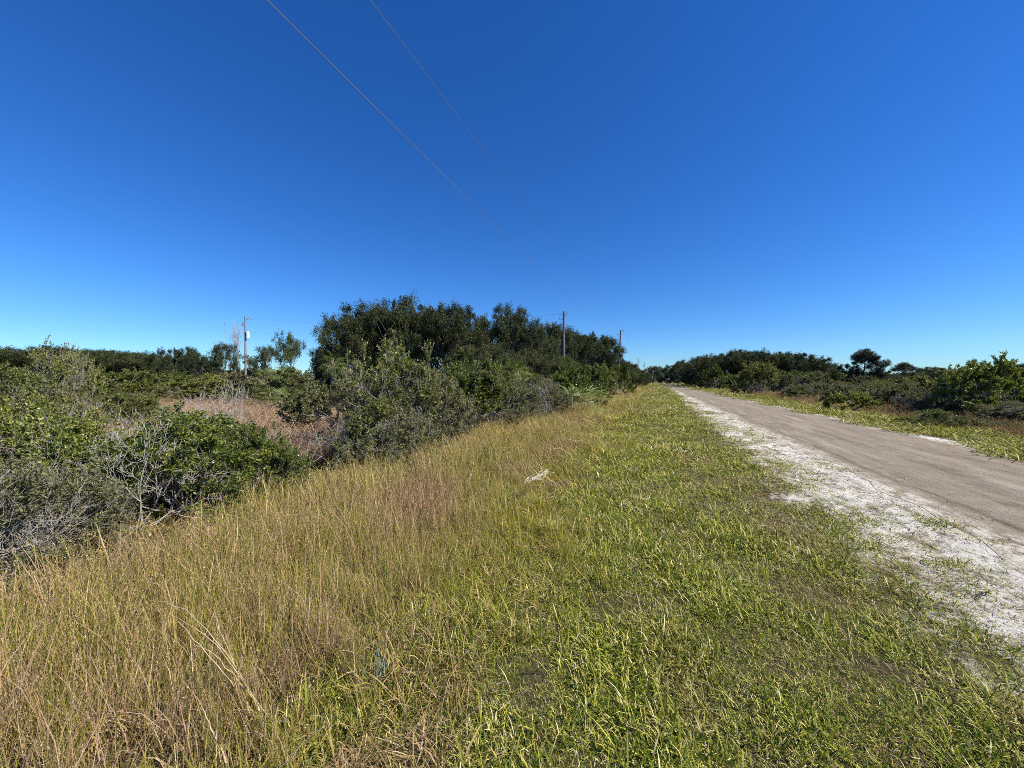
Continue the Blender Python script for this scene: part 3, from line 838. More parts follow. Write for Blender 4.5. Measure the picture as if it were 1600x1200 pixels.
def photo_px(x, y):
    d = -x * SY + y * CY
    return 800 + 600 * (x * CY + y * SY) / d, d
ZONES_R = [(1195, 'below the highest crown of the right grove'), (1300, 'below the right end of the grove'), (1385, 'below the tall pine'),
           (1440, 'below the small umbrella-shaped pine'), (1515, 'left of the tall skyline bush'), (1600, 'below the tall skyline bush'), (9999, 'at the right edge of the photo')]
ZONES_L = [(60, 'at the left edge of the photo'), (160, 'behind the tall dark-topped bush'), (250, 'below the distant wood'), (335, 'below the rounded skyline oak'), (400, 'around the grey pole'),
           (480, 'below the open-crowned tree'), (9999, 'left of the big grove')]
ZONES_M = [(560, 'behind the brown clearing'), (680, 'behind the large pale-stemmed bush'), (760, 'behind the bright sapling'), (850, 'left of the nearest pole'), (905, 'around the nearest pole'),
           (950, 'between the two nearest poles'), (9999, 'beyond the second pole')]
def number_off(items, base, zones, bands, group):
    """items: objects with their place; label them by landmark, depth and order within that spot"""
    bins = {}
    for o in items:
        px, d = photo_px(o.location.x, o.location.y)
        z = next(t for lim, t in zones if px < lim)
        b = next(t for lim, t in bands if d < lim)
        bins.setdefault((z, b), []).append((px, o))
    for (z, b), L in bins.items():
        L.sort(key=lambda q: q[0])
        for i, (px, o) in enumerate(L):
            pre = '' if len(L) == 1 else 'leftmost ' if i == 0 else 'rightmost ' if i == len(L) - 1 else 'middle '
            o['label'] = ' '.join((pre + b + ' ' + base + ' ' + z).split())
            o['group'] = group
def fill(keys, pts, label, group, wr, hr, name='shrub', zones=None, bands=((9999, ''),), near=0):
    L = []
    for (x, y) in pts:
        f = min(1.0, max(0.6, photo_px(x, y)[1] / near)) if near else 1.0
        L.append(put_shrub(prnd.choice(keys), x, y, prnd.random() * 6.28, prnd.uniform(*wr) * f, prnd.uniform(*hr) * f, label, group, name=name))
    if zones: number_off(L, label, zones, bands, group)

# hedge-like belt between the near bushes and the oaks
belt = []
for k in range(26):
    y = 9.5 + k * 2.5 + prnd.uniform(-0.8, 0.8)
    belt.append((-5.6 - prnd.random() * 1.2 - (2.5 if y < 13 else 0), y))
fill(['mid_olive0', 'mid_glossy0', 'mid_grey0', 'mid_olive1'], belt, 'dense bush in front of oaks', 'bushes below the oaks', (3.0, 4.4), (1.5, 2.1), zones=ZONES_M)
belt2 = [(-8.5 - prnd.random() * 3.0, 15 + k * 3.0 + prnd.uniform(-1, 1)) for k in range(22)]
fill(['mid_olive2', 'mid_glossy1', 'mid_grey1', 'mid_glossy2'], belt2, 'taller green bush right under the oaks', 'bushes under the oaks', (3.4, 5.0), (2.0, 3.0), zones=ZONES_M)
# scrub beyond the clearing on the left
sc1 = []
for k in range(80):
    px = prnd.uniform(-30, 530); d = prnd.uniform(25, 60)
    sc1.append(W(px, d))
fill(['mid_glossy0', 'mid_glossy1', 'mid_olive0', 'mid_olive2', 'mid_grey2'], sc1, 'low green scrub bush beyond the clearing', 'scrub beyond the clearing', (3.6, 5.6), (1.6, 2.5), zones=ZONES_L, bands=((34, 'nearer'), (45, 'farther'), (9999, 'farthest')))
sc0 = []
for k in range(16):
    px = prnd.uniform(-40, 220); d = prnd.uniform(12, 24)
    sc0.append(W(px, d))
fill(['mid_olive0', 'mid_olive1', 'mid_glossy1', 'mid_grey0'], sc0, 'low bush half sunk in brown grass', 'bushes in the brown grass', (1.6, 3.0), (0.8, 1.25), zones=ZONES_L)
# the field right of the track
sr = []
for k in range(150):
    px = prnd.uniform(1120, 1640)
    d = 12 + 46 * prnd.random() ** 1.25
    x, y = W(px, d)
    if x < 11.2: continue
    sr.append((x, y))
fill(['mid_grey0', 'mid_grey1', 'mid_grey2', 'mid_olive1', 'mid_grey1', 'near_grey1'], sr, 'low grey-green bush', 'scrub right of the track', (2.2, 3.6), (1.0, 1.55), near=22, zones=ZONES_R, bands=((17, 'verge-side'), (22, 'second-row'), (28, 'mid-field'), (36, 'farther'), (45, 'back-row'), (9999, 'farthest')))
fr = []
for k in range(40):
    px = prnd.uniform(1100, 1650); d = prnd.uniform(50, 85)
    x, y = W(px, d)
    if x < 13: continue
    fr.append((x, y))
fill(['mid_grey0', 'mid_olive1', 'mid_glossy1'], fr, 'rounded dull bush at field back', 'bushes at the back of the right field', (4.0, 6.0), (1.7, 2.5), zones=ZONES_R, bands=((67, 'nearer'), (9999, 'farther')))
ug = []
for k in range(34):
    px = 1050 + 250 * (k + prnd.random()) / 34
    dd = np.interp(px, [1050, 1076, 1118, 1166, 1300], [125, 98, 78, 68, 66]) - prnd.uniform(0, 5)
    x, y = W(px, dd)
    ug.append((max(x, 10.5), y))
fill(['mid_glossy0', 'mid_grey1', 'mid_olive1', 'mid_glossy2'], ug, 'dark bush at the foot of the right grove', 'bushes at the foot of the right grove', (4.0, 6.0), (1.8, 3.2),
     zones=[(1085, 'near its far end'), (1120, 'on its left shoulder'), (1165, 'left of its highest crown'), (1215, 'below its highest crown'), (1260, 'in its right half'), (9999, 'at its right end')])
RIGHT = [
    ('mid_glossy1', 1545, 16, 562, 3.2, 'tall leafy bush poking above the skyline near the right edge'),
    ('mid_olive1', 1518, 21, 580, 2.8, 'leafy bush in the gap just left of the tall skyline bush'),
    ('mid_glossy2', 1572, 22, 574, 3.0, 'dark bush in the gap just right of the tall skyline bush'),
    ('mid_glossy0', 1590, 17, 588, 3.4, 'dark leafy bush at the right edge, right of the tall skyline bush'),
    ('mid_olive2', 1480, 19, 578, 3.0, 'leafy bush with yellowish leaves left of the tall skyline bush on the right'),
    ('near_glossy0', 1462, 13.2, 640, 1.3, 'low yellow-green mound at the far verge, below the leafy skyline bushes'),
    ('near_glossy1', 1506, 12.8, 650, 1.2, 'low yellow-green mound between two others at the far verge'),
    ('near_glossy2', 1560, 12.3, 655, 1.3, 'low yellow-green mound nearest the right edge at the far verge'),
    ('near_glossy1', 1420, 14.5, 650, 1.1, 'smallest low green mound at the far verge, leftmost of the row'),
    ('mid_glossy0', 1330, 20, 612, 2.4, 'dark green low bush at the far verge below the tall pine'),
    ('mid_olive1', 1180, 42, 568, 5.0, 'rounded olive bush in front of the dark oaks right of the track'),
    ('mid_glossy1', 1115, 62, 574, 4.2, 'small rounded bright bush against the dark oaks beside the track'),
]
for key, px, d, top, w_, lab in RIGHT:
    x, y = W(px, d)
    put_shrub(key, x, y, prnd.random() * 6.28, w_, hz(top, d), lab)

# ------------------------------------------------------------------ trees
def crown_tree(name, seed, H, Wd, lobes=8, clumps=110, per=420, leaf=(0.10, 0.055), base=0.22, clump_r=(0.5, 0.95), trunk_r=0.28, shell=0.72):
    """returns trunk mesh, limbs mesh, crown mesh (full size)"""
    rng = np.random.default_rng(seed)
    L = []
    for k in range(lobes):
        a = k * 2.4 + rng.random(); r_ = Wd * 0.30 * math.sqrt((k + 0.5) / lobes)
        rad = Wd * (0.18 + 0.09 * rng.random())
        top = H * (1.0 - 0.42 * (r_ / (Wd * 0.5)) ** 2) * (0.92 + 0.08 * rng.random())
        L.append((np.array([math.cos(a) * r_ * 1.45, math.sin(a) * r_ * 1.45, top - rad * 0.8]), rad))
    for k in range(lobes // 2):       # skirts
        a = k * 2.4 * 1.7 + rng.random(); r_ = Wd * 0.34
        L.append((np.array([math.cos(a) * r_, math.sin(a) * r_, H * (base + 0.14 + 0.12 * rng.random())]), Wd * 0.17))
    C = []
    while len(C) < clumps:
        c, rad = L[rng.integers(len(L))]
        u = unit(rng.normal(0, 1, 3)); u[2] = u[2] * 0.9 + 0.15
        p = c + u * rad * (shell + (1.05 - shell) * rng.random()) * np.array([1, 1, 0.8])
        if p[2] < H * base: continue
        C.append(p)
    C = np.array(C)
    C[:, 2] *= (H * 0.90) / np.sort(C[:, 2])[-3]
    cr = clump_r[0] + (clump_r[1] - clump_r[0]) * rng.random(clumps)
    rep = np.repeat(np.arange(clumps), per)
    n = len(rep)
    # every clump is a burst of twigs of unequal length, leaning away from the trunk, leaves strung along each
    NT = 16
    tw = unit(rng.normal(0, 1, (clumps, NT, 3)) + unit(C - np.array([0, 0, H * 0.35]))[:, None, :] * 0.7) * (0.40 + 0.75 * rng.random((clumps, NT, 1)))
    ti = rng.integers(0, NT, n)
    off = tw[rep, ti] * (rng.random(n) ** 0.6)[:, None] * cr[rep][:, None] * 1.15 + rng.uniform(-0.24, 0.24, (n, 3)) * cr[rep][:, None]
    P_ = C[rep] + off
    D = unit(off) * 0.7 + unit(rng.normal(0, 1, (n, 3)))
    Nn = rng.normal(0, 0.8, (n, 3)) + np.array([0, 0, 0.6])
    V, F, rn = leaves(P_, D, Nn, leaf[0] * (0.6 + 0.8 * rng.random(n)), leaf[1] * (0.7 + 0.6 * rng.random(n)), rng)
    rn = np.clip(rn * 0.75 + np.repeat(rng.random(clumps), per * 4) * 0.25, 0, 1)
    crown = mk_mesh(name + '_crown', V, F, attrs={'rnd': rn})
    # trunk and limbs
    fork = H * (base + 0.05)
    tr = []; p = np.array([0, 0, -0.3]); r_ = trunk_r
    for k in range(4):
        q = p + np.array([rng.normal(0, 0.06), rng.normal(0, 0.06), (fork + 0.3) / 4]); tr.append((p, q, r_, r_ * 0.9)); p, r_ = q, r_ * 0.9
    limb = []
    forks = []
    for k in range(5):
        a = k * 1.257 + rng.random() * 0.6
        q = p + np.array([math.cos(a) * Wd * 0.16, math.sin(a) * Wd * 0.16, H * (0.18 + 0.12 * rng.random())])
        m = (p + q) / 2 + rng.normal(0, 0.12, 3)
        limb += [(p, m, r_ * 0.62, r_ * 0.5), (m, q, r_ * 0.5, r_ * 0.38)]
        forks.append(q)
    forks = np.array(forks)
    for c in C:
        f = forks[np.argmin(np.linalg.norm(forks - c, axis=1))]
        m = (f * 0.5 + c * 0.5) + rng.normal(0, 0.2, 3) + np.array([0, 0, -0.1])
        limb += [(f, m, trunk_r * 0.18, trunk_r * 0.12), (m, c, trunk_r * 0.12, trunk_r * 0.04)]
    Vt, Ft = tubes(tr, 9); Vl, Fl = tubes(limb, 5)
    return mk_mesh(name + '_trunk', Vt, Ft, smooth=True), mk_mesh(name + '_limbs', Vl, Fl, smooth=True), crown

TREE = {}
for i in range(4):
    TREE['oak%d' % i] = (crown_tree('oak%d' % i, 500 + i, 8.0, 8.5, 9, 230, 360, (0.12, 0.065), 0.14, (0.40, 0.80)), 'oak', 8.0, 8.5)
for i in range(2):
    TREE['dome%d' % i] = (crown_tree('dome%d' % i, 520 + i, 8.0, 10.0, 11, 230, 300, (0.15, 0.08), 0.06, (0.45, 0.9)), 'oak', 8.0, 10.0)
TREE['open0'] = (crown_tree('open0', 540, 4.5, 3.4, 5, 90, 110, (0.085, 0.05), 0.42, (0.24, 0.44), 0.07, 0.3), 'oak_light', 4.5, 3.4)
TREE['open1'] = (crown_tree('open1', 543, 4.5, 3.4, 6, 110, 110, (0.085, 0.05), 0.36, (0.24, 0.44), 0.07, 0.3), 'oak', 4.5, 3.4)

def put_tree(key, px, d, top, width, label, group=None, name='oak_tree', cat='tree', rz=None, bark='bark', mat=None):
    (tr, li, cr), mt, H, Wd = TREE[key]
    x, y = W(px, d)
    sz_ = hz(top, d) / H; sx_ = width / Wd
    t = thing(name, label, cat, (x, y, gz1(x, y)), prnd.random() * 6.28 if rz is None else rz, group, (sx_, sx_, sz_))
    a = part_ob('trunk', tr, M[bark], t); part_ob('limbs', li, M[bark], a)
    part_ob('crown', cr, M[mat or mt], t)
    return t

OAKS = [
    ('oak0', 548, 31, 482, 5.6, 'leftmost dark oak of the big grove, its crown ending against open sky'),
    ('oak1', 588, 33, 468, 6.8, 'second dark oak from the left in the big grove'),
    ('oak2', 638, 32, 461, 7.4, 'tallest rounded dark oak of the big grove'),
    ('oak3', 688, 32, 468, 6.8, 'dark oak on the right shoulder of the big rounded grove'),
    ('oak0', 738, 34, 512, 5.0, 'lower oak filling the dip between the big grove and the second peak'),
    ('oak1', 787, 36, 474, 6.6, 'oak forming the second peak of the grove, right of the big rounded part'),
    ('oak2', 832, 42, 512, 6.0, 'oak just right of the second peak of the grove'),
    ('oak3', 862, 54, 503, 7.6, 'oak behind and left of the nearest roadside pole'),
    ('oak0', 920, 60, 517, 8.2, 'rounded oak right of the nearest roadside pole'),
    ('oak2', 892, 57, 511, 8.0, 'oak directly behind the nearest roadside pole'),
    ('oak1', 942, 78, 546, 8.0, 'lower oak between the two nearest roadside poles'),
    ('oak3', 970, 88, 562, 8.0, 'oak behind the second roadside pole'),
    ('oak0', 765, 30, 530, 5.2, 'small oak in front of the second peak of the grove'),
    ('oak2', 825, 34, 540, 5.0, 'small oak at the foot of the grove left of the nearest pole'),
    ('oak3', 846, 42, 545, 4.8, 'small oak at the foot of the grove just left of the nearest pole'),
    ('oak1', 520, 34, 528, 3.4, 'small dark oak at the left foot of the big grove'),
]
for a in OAKS: put_tree(*a)
for k, (px, d, top) in enumerate([(975, 80, 572), (985, 95, 577), (992, 112, 581), (1000, 135, 585), (1008, 165, 585)]):
    put_tree('dome%d' % (k % 2), px, d, top, 8, 'small dark tree in the row shrinking away behind the roadside poles', 'trees receding behind the poles')
put_tree('dome0', 1022, 205, 571, 9.0, 'lone rounded tree standing at the far end of the track')
# yellowish tree by the poles
put_tree('open0', 984, 72, 577, 3.2, 'small yellow-leaved tree beyond the second roadside pole', name='small_tree', mat='oak_light')
RT = [
    ('dome0', 1046, 150, 574, 9), ('dome1', 1060, 128, 568, 9), ('dome0', 1076, 112, 561, 9), ('dome1', 1096, 98, 556, 9),
    ('oak1', 1118, 88, 552, 9), ('dome0', 1142, 80, 548, 9), ('dome1', 1166, 78, 544, 9), ('oak3', 1190, 80, 547, 9),
    ('dome1', 1216, 78, 549, 8.5), ('dome0', 1243, 76, 549, 8.5), ('oak2', 1268, 78, 556, 7.5), ('dome0', 1284, 82, 566, 6),
]
RL = ['farthest dark tree of the grove right of the track, nearest the vanishing point', 'second farthest dark tree of the grove right of the track', 'third farthest dark tree of the grove right of the track',
      'dark tree on the rising left shoulder of the grove right of the track', 'dark oak just above the small bright bush beside the track',
      'dark oak left of the highest crown in the grove right of the track', 'highest crown of the grove right of the track', 'dark oak immediately right of the highest crown in the right grove',
      'dark oak in the middle of the right half of the grove beyond the track', 'broad dark oak near the right end of the grove beyond the track',
      'second to last dark oak at the right end of the grove beyond the track', 'last low dark oak at the right end of the grove, left of the tall pine']
for a, lab in zip(RT, RL): put_tree(a[0], a[1], a[2], a[3], a[4], lab)
put_tree('dome1', 1458, 75, 572, 7.5, 'rounded dark oak right of the small umbrella-shaped pine')
put_tree('dome0', 1492, 62, 577, 5.0, 'low dark oak left of the skyline bush near the right edge')
put_tree('dome0', 1575, 70, 568, 7.5, 'dark tree behind the bushes at the right edge')
put_tree('dome1', 1625, 66, 566, 8.0, 'dark tree cut by the right edge of the photo')
put_tree('dome1', 283, 62, 540, 6.5, 'rounded oak on the skyline left of the bare tree and grey pole')
put_tree('dome0', 320, 58, 551, 5.0, 'low oak on the skyline right of the rounded skyline oak on the left')
put_tree('open1', 352, 30, 529, 2.0, 'thin small tree with see-through foliage left of the grey pole', name='small_tree')
put_tree('open1', 413, 29, 533, 2.0, 'bushy small tree immediately right of the grey pole', name='small_tree')
put_tree('open0', 455, 27, 512, 1.9, 'small open-crowned tree standing alone against the sky between the grey pole and the grove', name='small_tree', mat='oak')
put_tree('open0', 745, 19, 556, 2.2, 'bright green sapling in front of the dark oaks', name='small_tree')
put_tree('open0', 887, 33, 552, 2.0, 'yellow-green sapling at the foot of the nearest roadside pole', name='small_tree')

# distant wood along the left horizon, one mass
def wood(name, pts, label):
    (tr, li, cr), mt, H, Wd = TREE['dome0']
    protos = []
    for k in ('dome0', 'dome1', 'oak2'):
        o = ob(k + '_far', TREE[k][0][2], M['oak'], link=False); protos.append(o)
    rg = np.random.default_rng(77)
    P_ = np.array(pts); 
    scatter(name, P_[:, :2], P_[:, 2:5], rg, protos, label, 'woodland', 0.0)
far = []
for k in range(150):
    px = prnd.uniform(-260, 420); d = prnd.uniform(120, 190)
    x, y = W(px, d); h = prnd.uniform(1.0, 1.4)
    h *= 1.15 if px < 235 else 0.55
    far.append((x, y, h * 1.3, h * 1.3, h * 1.05))
for k in range(110):
    px = prnd.uniform(1290, 1900); d = prnd.uniform(110, 200)
    x, y = W(px, d); h = prnd.uniform(0.42, 0.68)
    far.append((x, y, h * 1.5, h * 1.5, h))
wood('distant_trees', far, 'far-off dark wood along the horizon on both sides')

# pines
def pine_meshes(name, seed, H, clumps, trunk_r=0.16, lean=0.0):
    rng = np.random.default_rng(seed)
    tr = []; p = np.array([0, 0, -0.3]); n = 9
    pts = [p]
    for k in range(n):
        q = np.array([math.sin(k * 0.8 + seed) * 0.10 + lean * (k + 1) / n, rng.normal(0, 0.04), (k + 1) / n * H])
        tr.append((p, q, trunk_r * (1 - 0.8 * k / n), trunk_r * (1 - 0.8 * (k + 1) / n))); p = q; pts.append(q)
    Vt, Ft = tubes(tr, 8)
    limb = []; P_, D_ = [], []
    for dx, dz, r_ in clumps:
        for rep in range(2 if r_ > 0.7 else 1):
            c = np.array([dx * 0.98, np.clip(rng.normal(0, 0.4), -0.8, 0.8), dz])
            zz = max(0.8, dz - abs(dx) * 0.35 - 0.3)
            k = min(n - 1, int(zz / H * n)); b = pts[k] + (pts[k + 1] - pts[k]) * ((zz / H * n) % 1)
            m = b * 0.5 + c * 0.5 + np.array([0, 0, 0.12])
            limb += [(b, m, 0.05, 0.035), (m, c, 0.035, 0.012)]
            nb = int(20 * r_ ** 1.6 / 0.3) + 6
            r_ = r_ * 0.95
            bc = c + unit(rng.normal(0, 1, (nb, 3))) * (rng.random(nb) ** 0.4)[:, None] * r_ * np.array([1, 1, 0.95])
            for q in bc[:40]: limb.append((c, q, 0.010, 0.005))
            k2 = 38
            P_.append(np.repeat(bc, k2, 0)); D_.append(unit(rng.normal(0, 1, (nb * k2, 3)) + np.array([0, 0, 0.35])))
    P_ = np.concatenate(P_); D_ = np.concatenate(D_); m = len(P_)
    V, F, rn = leaves(P_ + D_ * 0.03, D_, rng.normal(0, 1, (m, 3)), 0.20 + 0.12 * rng.random(m), np.full(m, 0.022), rng, 0.05)
    Vl, Fl = tubes(limb, 5)
    return mk_mesh(name + '_trunk', Vt, Ft, smooth=True), mk_mesh(name + '_limbs', Vl, Fl, smooth=True), mk_mesh(name + '_needles', V, F, attrs={'rnd': rn})

def put_pine(name, seed, px, d, H, clumps, label, sc):
    x, y = W(px, d)
    tr, li, ne = pine_meshes(name, seed, H, clumps)
    # turn so the local x axis lies across the view from the track
    t = thing('pine_tree', label, 'pine tree', (x, y, gz1(x, y)), YAW - math.atan((px - 800) / 600), None, sc)
    a = part_ob('trunk', tr, M['pinebark'], t); part_ob('limbs', li, M['pinebark'], a); part_ob('needles', ne, M['pine'], t)
put_pine('tall_pine', 3, 1350, 60, 5.9,
         [(0, 5.6, 1.15), (0.9, 4.7, 0.7), (-0.7, 4.7, 0.6), (1.7, 4.2, 0.6), (-1.6, 3.4, 0.6), (1.3, 2.9, 0.7), (-0.6, 2.8, 0.7), (-0.8, 5.3, 0.9), (0.8, 5.3, 0.9), (0.1, 6.0, 0.7), (1.6, 4.95, 0.5), (2.6, 4.3, 0.6), (2.2, 3.9, 0.5), (1.1, 4.3, 0.6), (-2.0, 3.9, 0.42), (-2.9, 3.55, 0.38),
          (-2.4, 3.0, 0.5), (-1.2, 4.3, 0.4), (-0.8, 3.5, 0.6), (1.8, 3.4, 0.7), (0.6, 3.7, 0.55), (2.1, 2.6, 0.75), (-1.4, 2.5, 0.8), (-0.4, 4.6, 0.5), (0.9, 2.5, 0.5)],
         'tall dark pine with clumped needles standing alone right of the grove', 1.0)
put_pine('small_pine', 8, 1412, 85, 5.0,
         [(0, 4.95, 0.9), (0.3, 4.2, 0.7), (-0.9, 4.8, 0.7), (-1.2, 4.0, 0.6), (1.2, 4.0, 0.6), (0, 3.4, 0.6), (0.9, 4.8, 0.7), (-1.7, 4.2, 0.55), (1.7, 4.3, 0.55), (-2.3, 3.5, 0.4), (0.4, 4.3, 0.6), (-0.6, 4.2, 0.5), (2.2, 3.8, 0.4)],
         'small umbrella-shaped pine right of the tall dark pine', 1.0)

# leafless tree beside the grey pole
rngb = np.random.default_rng(9)
sg, tp = fit(*grow_skeleton(rngb, 4, 5, 0.38, 3, 3, 0.14, 0.16, 0.010), 3.2, hz(502, 50))
V, F = tubes([(a, b, max(r_ * 0.7, 0.012), max(r2 * 0.7, 0.009)) for a, b, r_, r2 in sg], 4)
x, y = W(371, 50)
bt = thing('bare_tree', 'slender leafless tree just left of the grey pole', 'bare tree', (x, y, gz1(x, y)), 0.4)
ob('branches', mk_mesh('bare_tree', V, F, smooth=True), M['deadwood'], bt)

# ------------------------------------------------------------------ palms
def fan_frond(rng, L, seg=22, petiole=0.6, droop=0.4):
    """one fan leaf: stalk and a folded fan of blades, in local space pointing +x and rising"""
    V, F4 = [], []
    n = seg
    th = np.linspace(-1.35, 1.35, n)
    C = np.tile(np.array([petiole, 0, 0.0]), (n, 1))
    Ls = L * (0.75 + 0.25 * np.cos(th)) * (0.92 + 0.16 * rng.random(n))
    D = np.stack([np.cos(th), np.sin(th), -0.10 * np.ones(n)], 1)
    Nn = np.stack([np.full(n, -0.1), 0.5 * np.where(np.arange(n) % 2, 1, -1.0), np.ones(n)], 1)
    D = unit(D); Sd = unit(np.cross(D, unit(Nn)))
    w1 = (L * 0.036)
    mid = C + D * (Ls * 0.6)[:, None]; tip = C + D * Ls[:, None] + np.array([0, 0, -1.0]) * (droop * Ls * 0.28 * (0.5 + rng.random(n)))[:, None]
    st = C + D * 0.03
    Vv = np.stack([st, mid + Sd * w1, tip, mid - Sd * w1], 1).reshape(-1, 3)
    Fv = np.arange(n * 4).reshape(n, 4)
    return Vv, Fv

def palm_mesh(name, seed, fronds, L, petiole, spread=(0.2, 1.4), droop=0.5, z0=0.0, seg=22):
    rng = np.random.default_rng(seed)
    Vs, Fs, rn = [], [], []; stalk = []; off = 0
    for k in range(fronds):
        az = k * 2.399 + rng.normal(0, 0.2)
        el = math.pi / 2 - (spread[0] + (spread[1] - spread[0]) * (k + 0.5) / fronds) + rng.normal(0, 0.08)
        pt = petiole * (0.7 + 0.5 * rng.random()); l_ = L * (0.8 + 0.35 * rng.random())
        Vv, Fv = fan_frond(rng, l_, seg, pt, droop)
        ce, se = math.cos(el), math.sin(el)
        # stalk bends; the blade hangs flatter than the stalk
        hinge = np.array([pt, 0, 0])
        b = -0.35 - 0.3 * rng.random()
        q = Vv - hinge; cb, sb = math.cos(b), math.sin(b)
        q = np.stack([q[:, 0] * cb - q[:, 2] * sb, q[:, 1], q[:, 0] * sb + q[:, 2] * cb], 1) + hinge
        tw = rng.normal(0, 0.5); q = np.stack([q[:, 0], q[:, 1] * math.cos(tw) - q[:, 2] * math.sin(tw), q[:, 1] * math.sin(tw) + q[:, 2] * math.cos(tw)], 1)
        q = np.stack([q[:, 0] * ce - q[:, 2] * se, q[:, 1], q[:, 0] * se + q[:, 2] * ce], 1)
        ca, sa = math.cos(az), math.sin(az)
        q = np.stack([q[:, 0] * ca - q[:, 1] * sa, q[:, 0] * sa + q[:, 1] * ca, q[:, 2] + z0], 1)
        Vs.append(q); Fs.append(Fv + off); off += len(q); rn.append(np.full(len(q), rng.random()) * 0.6 + np.repeat(rng.random(len(q) // 4), 4) * 0.4)
        stalk.append((np.array([0, 0, z0]), np.array([ca * ce * pt, sa * ce * pt, z0 + se * pt]), 0.012, 0.007))
    Vk, Fk = tubes(stalk, 4)
    return mk_mesh(name + '_fronds', np.concatenate(Vs), np.concatenate(Fs), attrs={'rnd': np.concatenate(rn)}), mk_mesh(name + '_stalks', Vk, Fk, smooth=True)

PALM = [palm_mesh('palmetto%d' % i, 700 + i, 15, 0.60, 0.75, (0.1, 1.3), 0.5, 0.0, 15) for i in range(3)]
CAB = [palm_mesh('cabbage%d' % i, 720 + i, 38, 0.50, 0.55, (0.05, 2.2), 1.3, 0.0, 18) for i in range(2)]
def put_palmetto(k, px, d, sc, label, group=None, mat='palm', hgt=None):
    x, y = W(px, d)
    t = thing('palmetto', label, 'palmetto', (x, y, gz1(x, y)), prnd.random() * 6.28, group, sc)
    fr, st = PALM[k % 3]
    part_ob('fronds', fr if mat == 'palm' else fr.copy(), M[mat], t)
    if mat != 'palm': t.children[0].data.materials.clear(); t.children[0].data.materials.append(M[mat])
    part_ob('stalks', st, M['stalk'], t)
    return t
def put_cabbage(k, px, d, zc, label, sc=1.0):
    x, y = W(px, d)
    t = thing('palm_tree', label, 'palm', (x, y, gz1(x, y)), prnd.random() * 6.28)
    segs = [(np.array([0.02 * math.sin(j), 0, j * zc / 6 - 0.1]), np.array([0.02 * math.sin(j + 1), 0, (j + 1) * zc / 6 - 0.1]), 0.17, 0.165) for j in range(6)]
    V, F = tubes(segs, 9)
    part_ob('trunk', mk_mesh('palm_trunk', V, F, smooth=True), M['bark'], t)
    fr, st = CAB[k]
    f = part_ob('fronds', fr, M['palm'], t); f.location = (0, 0, zc - 0.1); f.scale = (sc, sc, sc)
    s_ = part_ob('stalks', st, M['stalk'], f)
put_palmetto(0, 452, 20, 1.3, 'palmetto with a bright sunlit fan at the back edge of the brown clearing')
put_palmetto(1, 425, 22, 1.3, 'palmetto left of the sunlit fan at the back of the clearing')
put_palmetto(2, 388, 24, 1.3, 'leftmost palmetto at the back edge of the brown clearing')
put_palmetto(0, 480, 23, 1.4, 'palmetto right of the sunlit fan at the back of the clearing')
put_cabbage(0, 447, 25, 2.0, 'short palm with long hanging fronds behind the palmettos of the clearing')
put_cabbage(1, 415, 26, 1.7, 'shorter shaggy palm left of the long-fronded palm behind the clearing')
put_cabbage(1, 520, 24, 2.7, 'palm with an upright fan crown at the left foot of the big oak grove')
put_cabbage(0, 728, 29, 3.5, 'palm crown pushing through the oaks in the dip of the grove')
put_cabbage(1, 808, 20, 1.9, 'palm with stiff dark fronds in front of the grove, left of the nearest roadside pole')
put_palmetto(1, 895, 17.5, 1.3, 'small palmetto fan at the tall grass edge below the nearest roadside pole')
put_palmetto(2, 912, 19.5, 1.3, 'palmetto just right of the small palmetto below the nearest pole')
put_palmetto(0, 957, 36, 0.9, 'dead white palmetto below the second roadside pole', mat='deadfrond')
put_palmetto(2, 952, 40, 1.2, 'bleached palmetto above the dead white palmetto by the second pole', mat='deadfrond')
PR, PC = [], []
for k in range(40):
    px = prnd.uniform(1180, 1650); d = 13 + 22 * prnd.random()
    x, y = W(px, d)
    if x < 11.2: continue
    PR.append(put_palmetto(k, px, d, prnd.uniform(0.6, 0.9), 'low dull palmetto', 'palmettos right of the track'))
for k in range(14):
    px = prnd.uniform(300, 520); d = prnd.uniform(24, 40)
    PC.append(put_palmetto(k, px, d, prnd.uniform(1.0, 1.35), 'palmetto in the thicket', 'palmettos behind the clearing'))
number_off(PR, 'low dull palmetto', ZONES_R, ((18, 'verge-side'), (25, 'mid-field'), (9999, 'farther')), 'palmettos right of the track')
number_off(PC, 'thicket palmetto behind the clearing', ZONES_L, ((31, 'nearer'), (9999, 'farther')), 'palmettos behind the clearing')

# ------------------------------------------------------------------ utility poles and wires
def cyl_segs(name, segs, mat, parent, k=10):
    V, F = tubes(segs, k)
    # end caps
    V = list(V.tolist()); F = F.tolist(); caps = []
    me = bpy.data.meshes.new(name)
    n = len(segs)
    for s_ in range(n):
        b = s_ * 2 * k
        caps.append(list(range(b + k - 1, b - 1, -1))); caps.append(list(range(b + k, b + 2 * k)))
    me.from_pydata(V, [], F + caps); me.update()
    return ob(name, me, mat, parent)

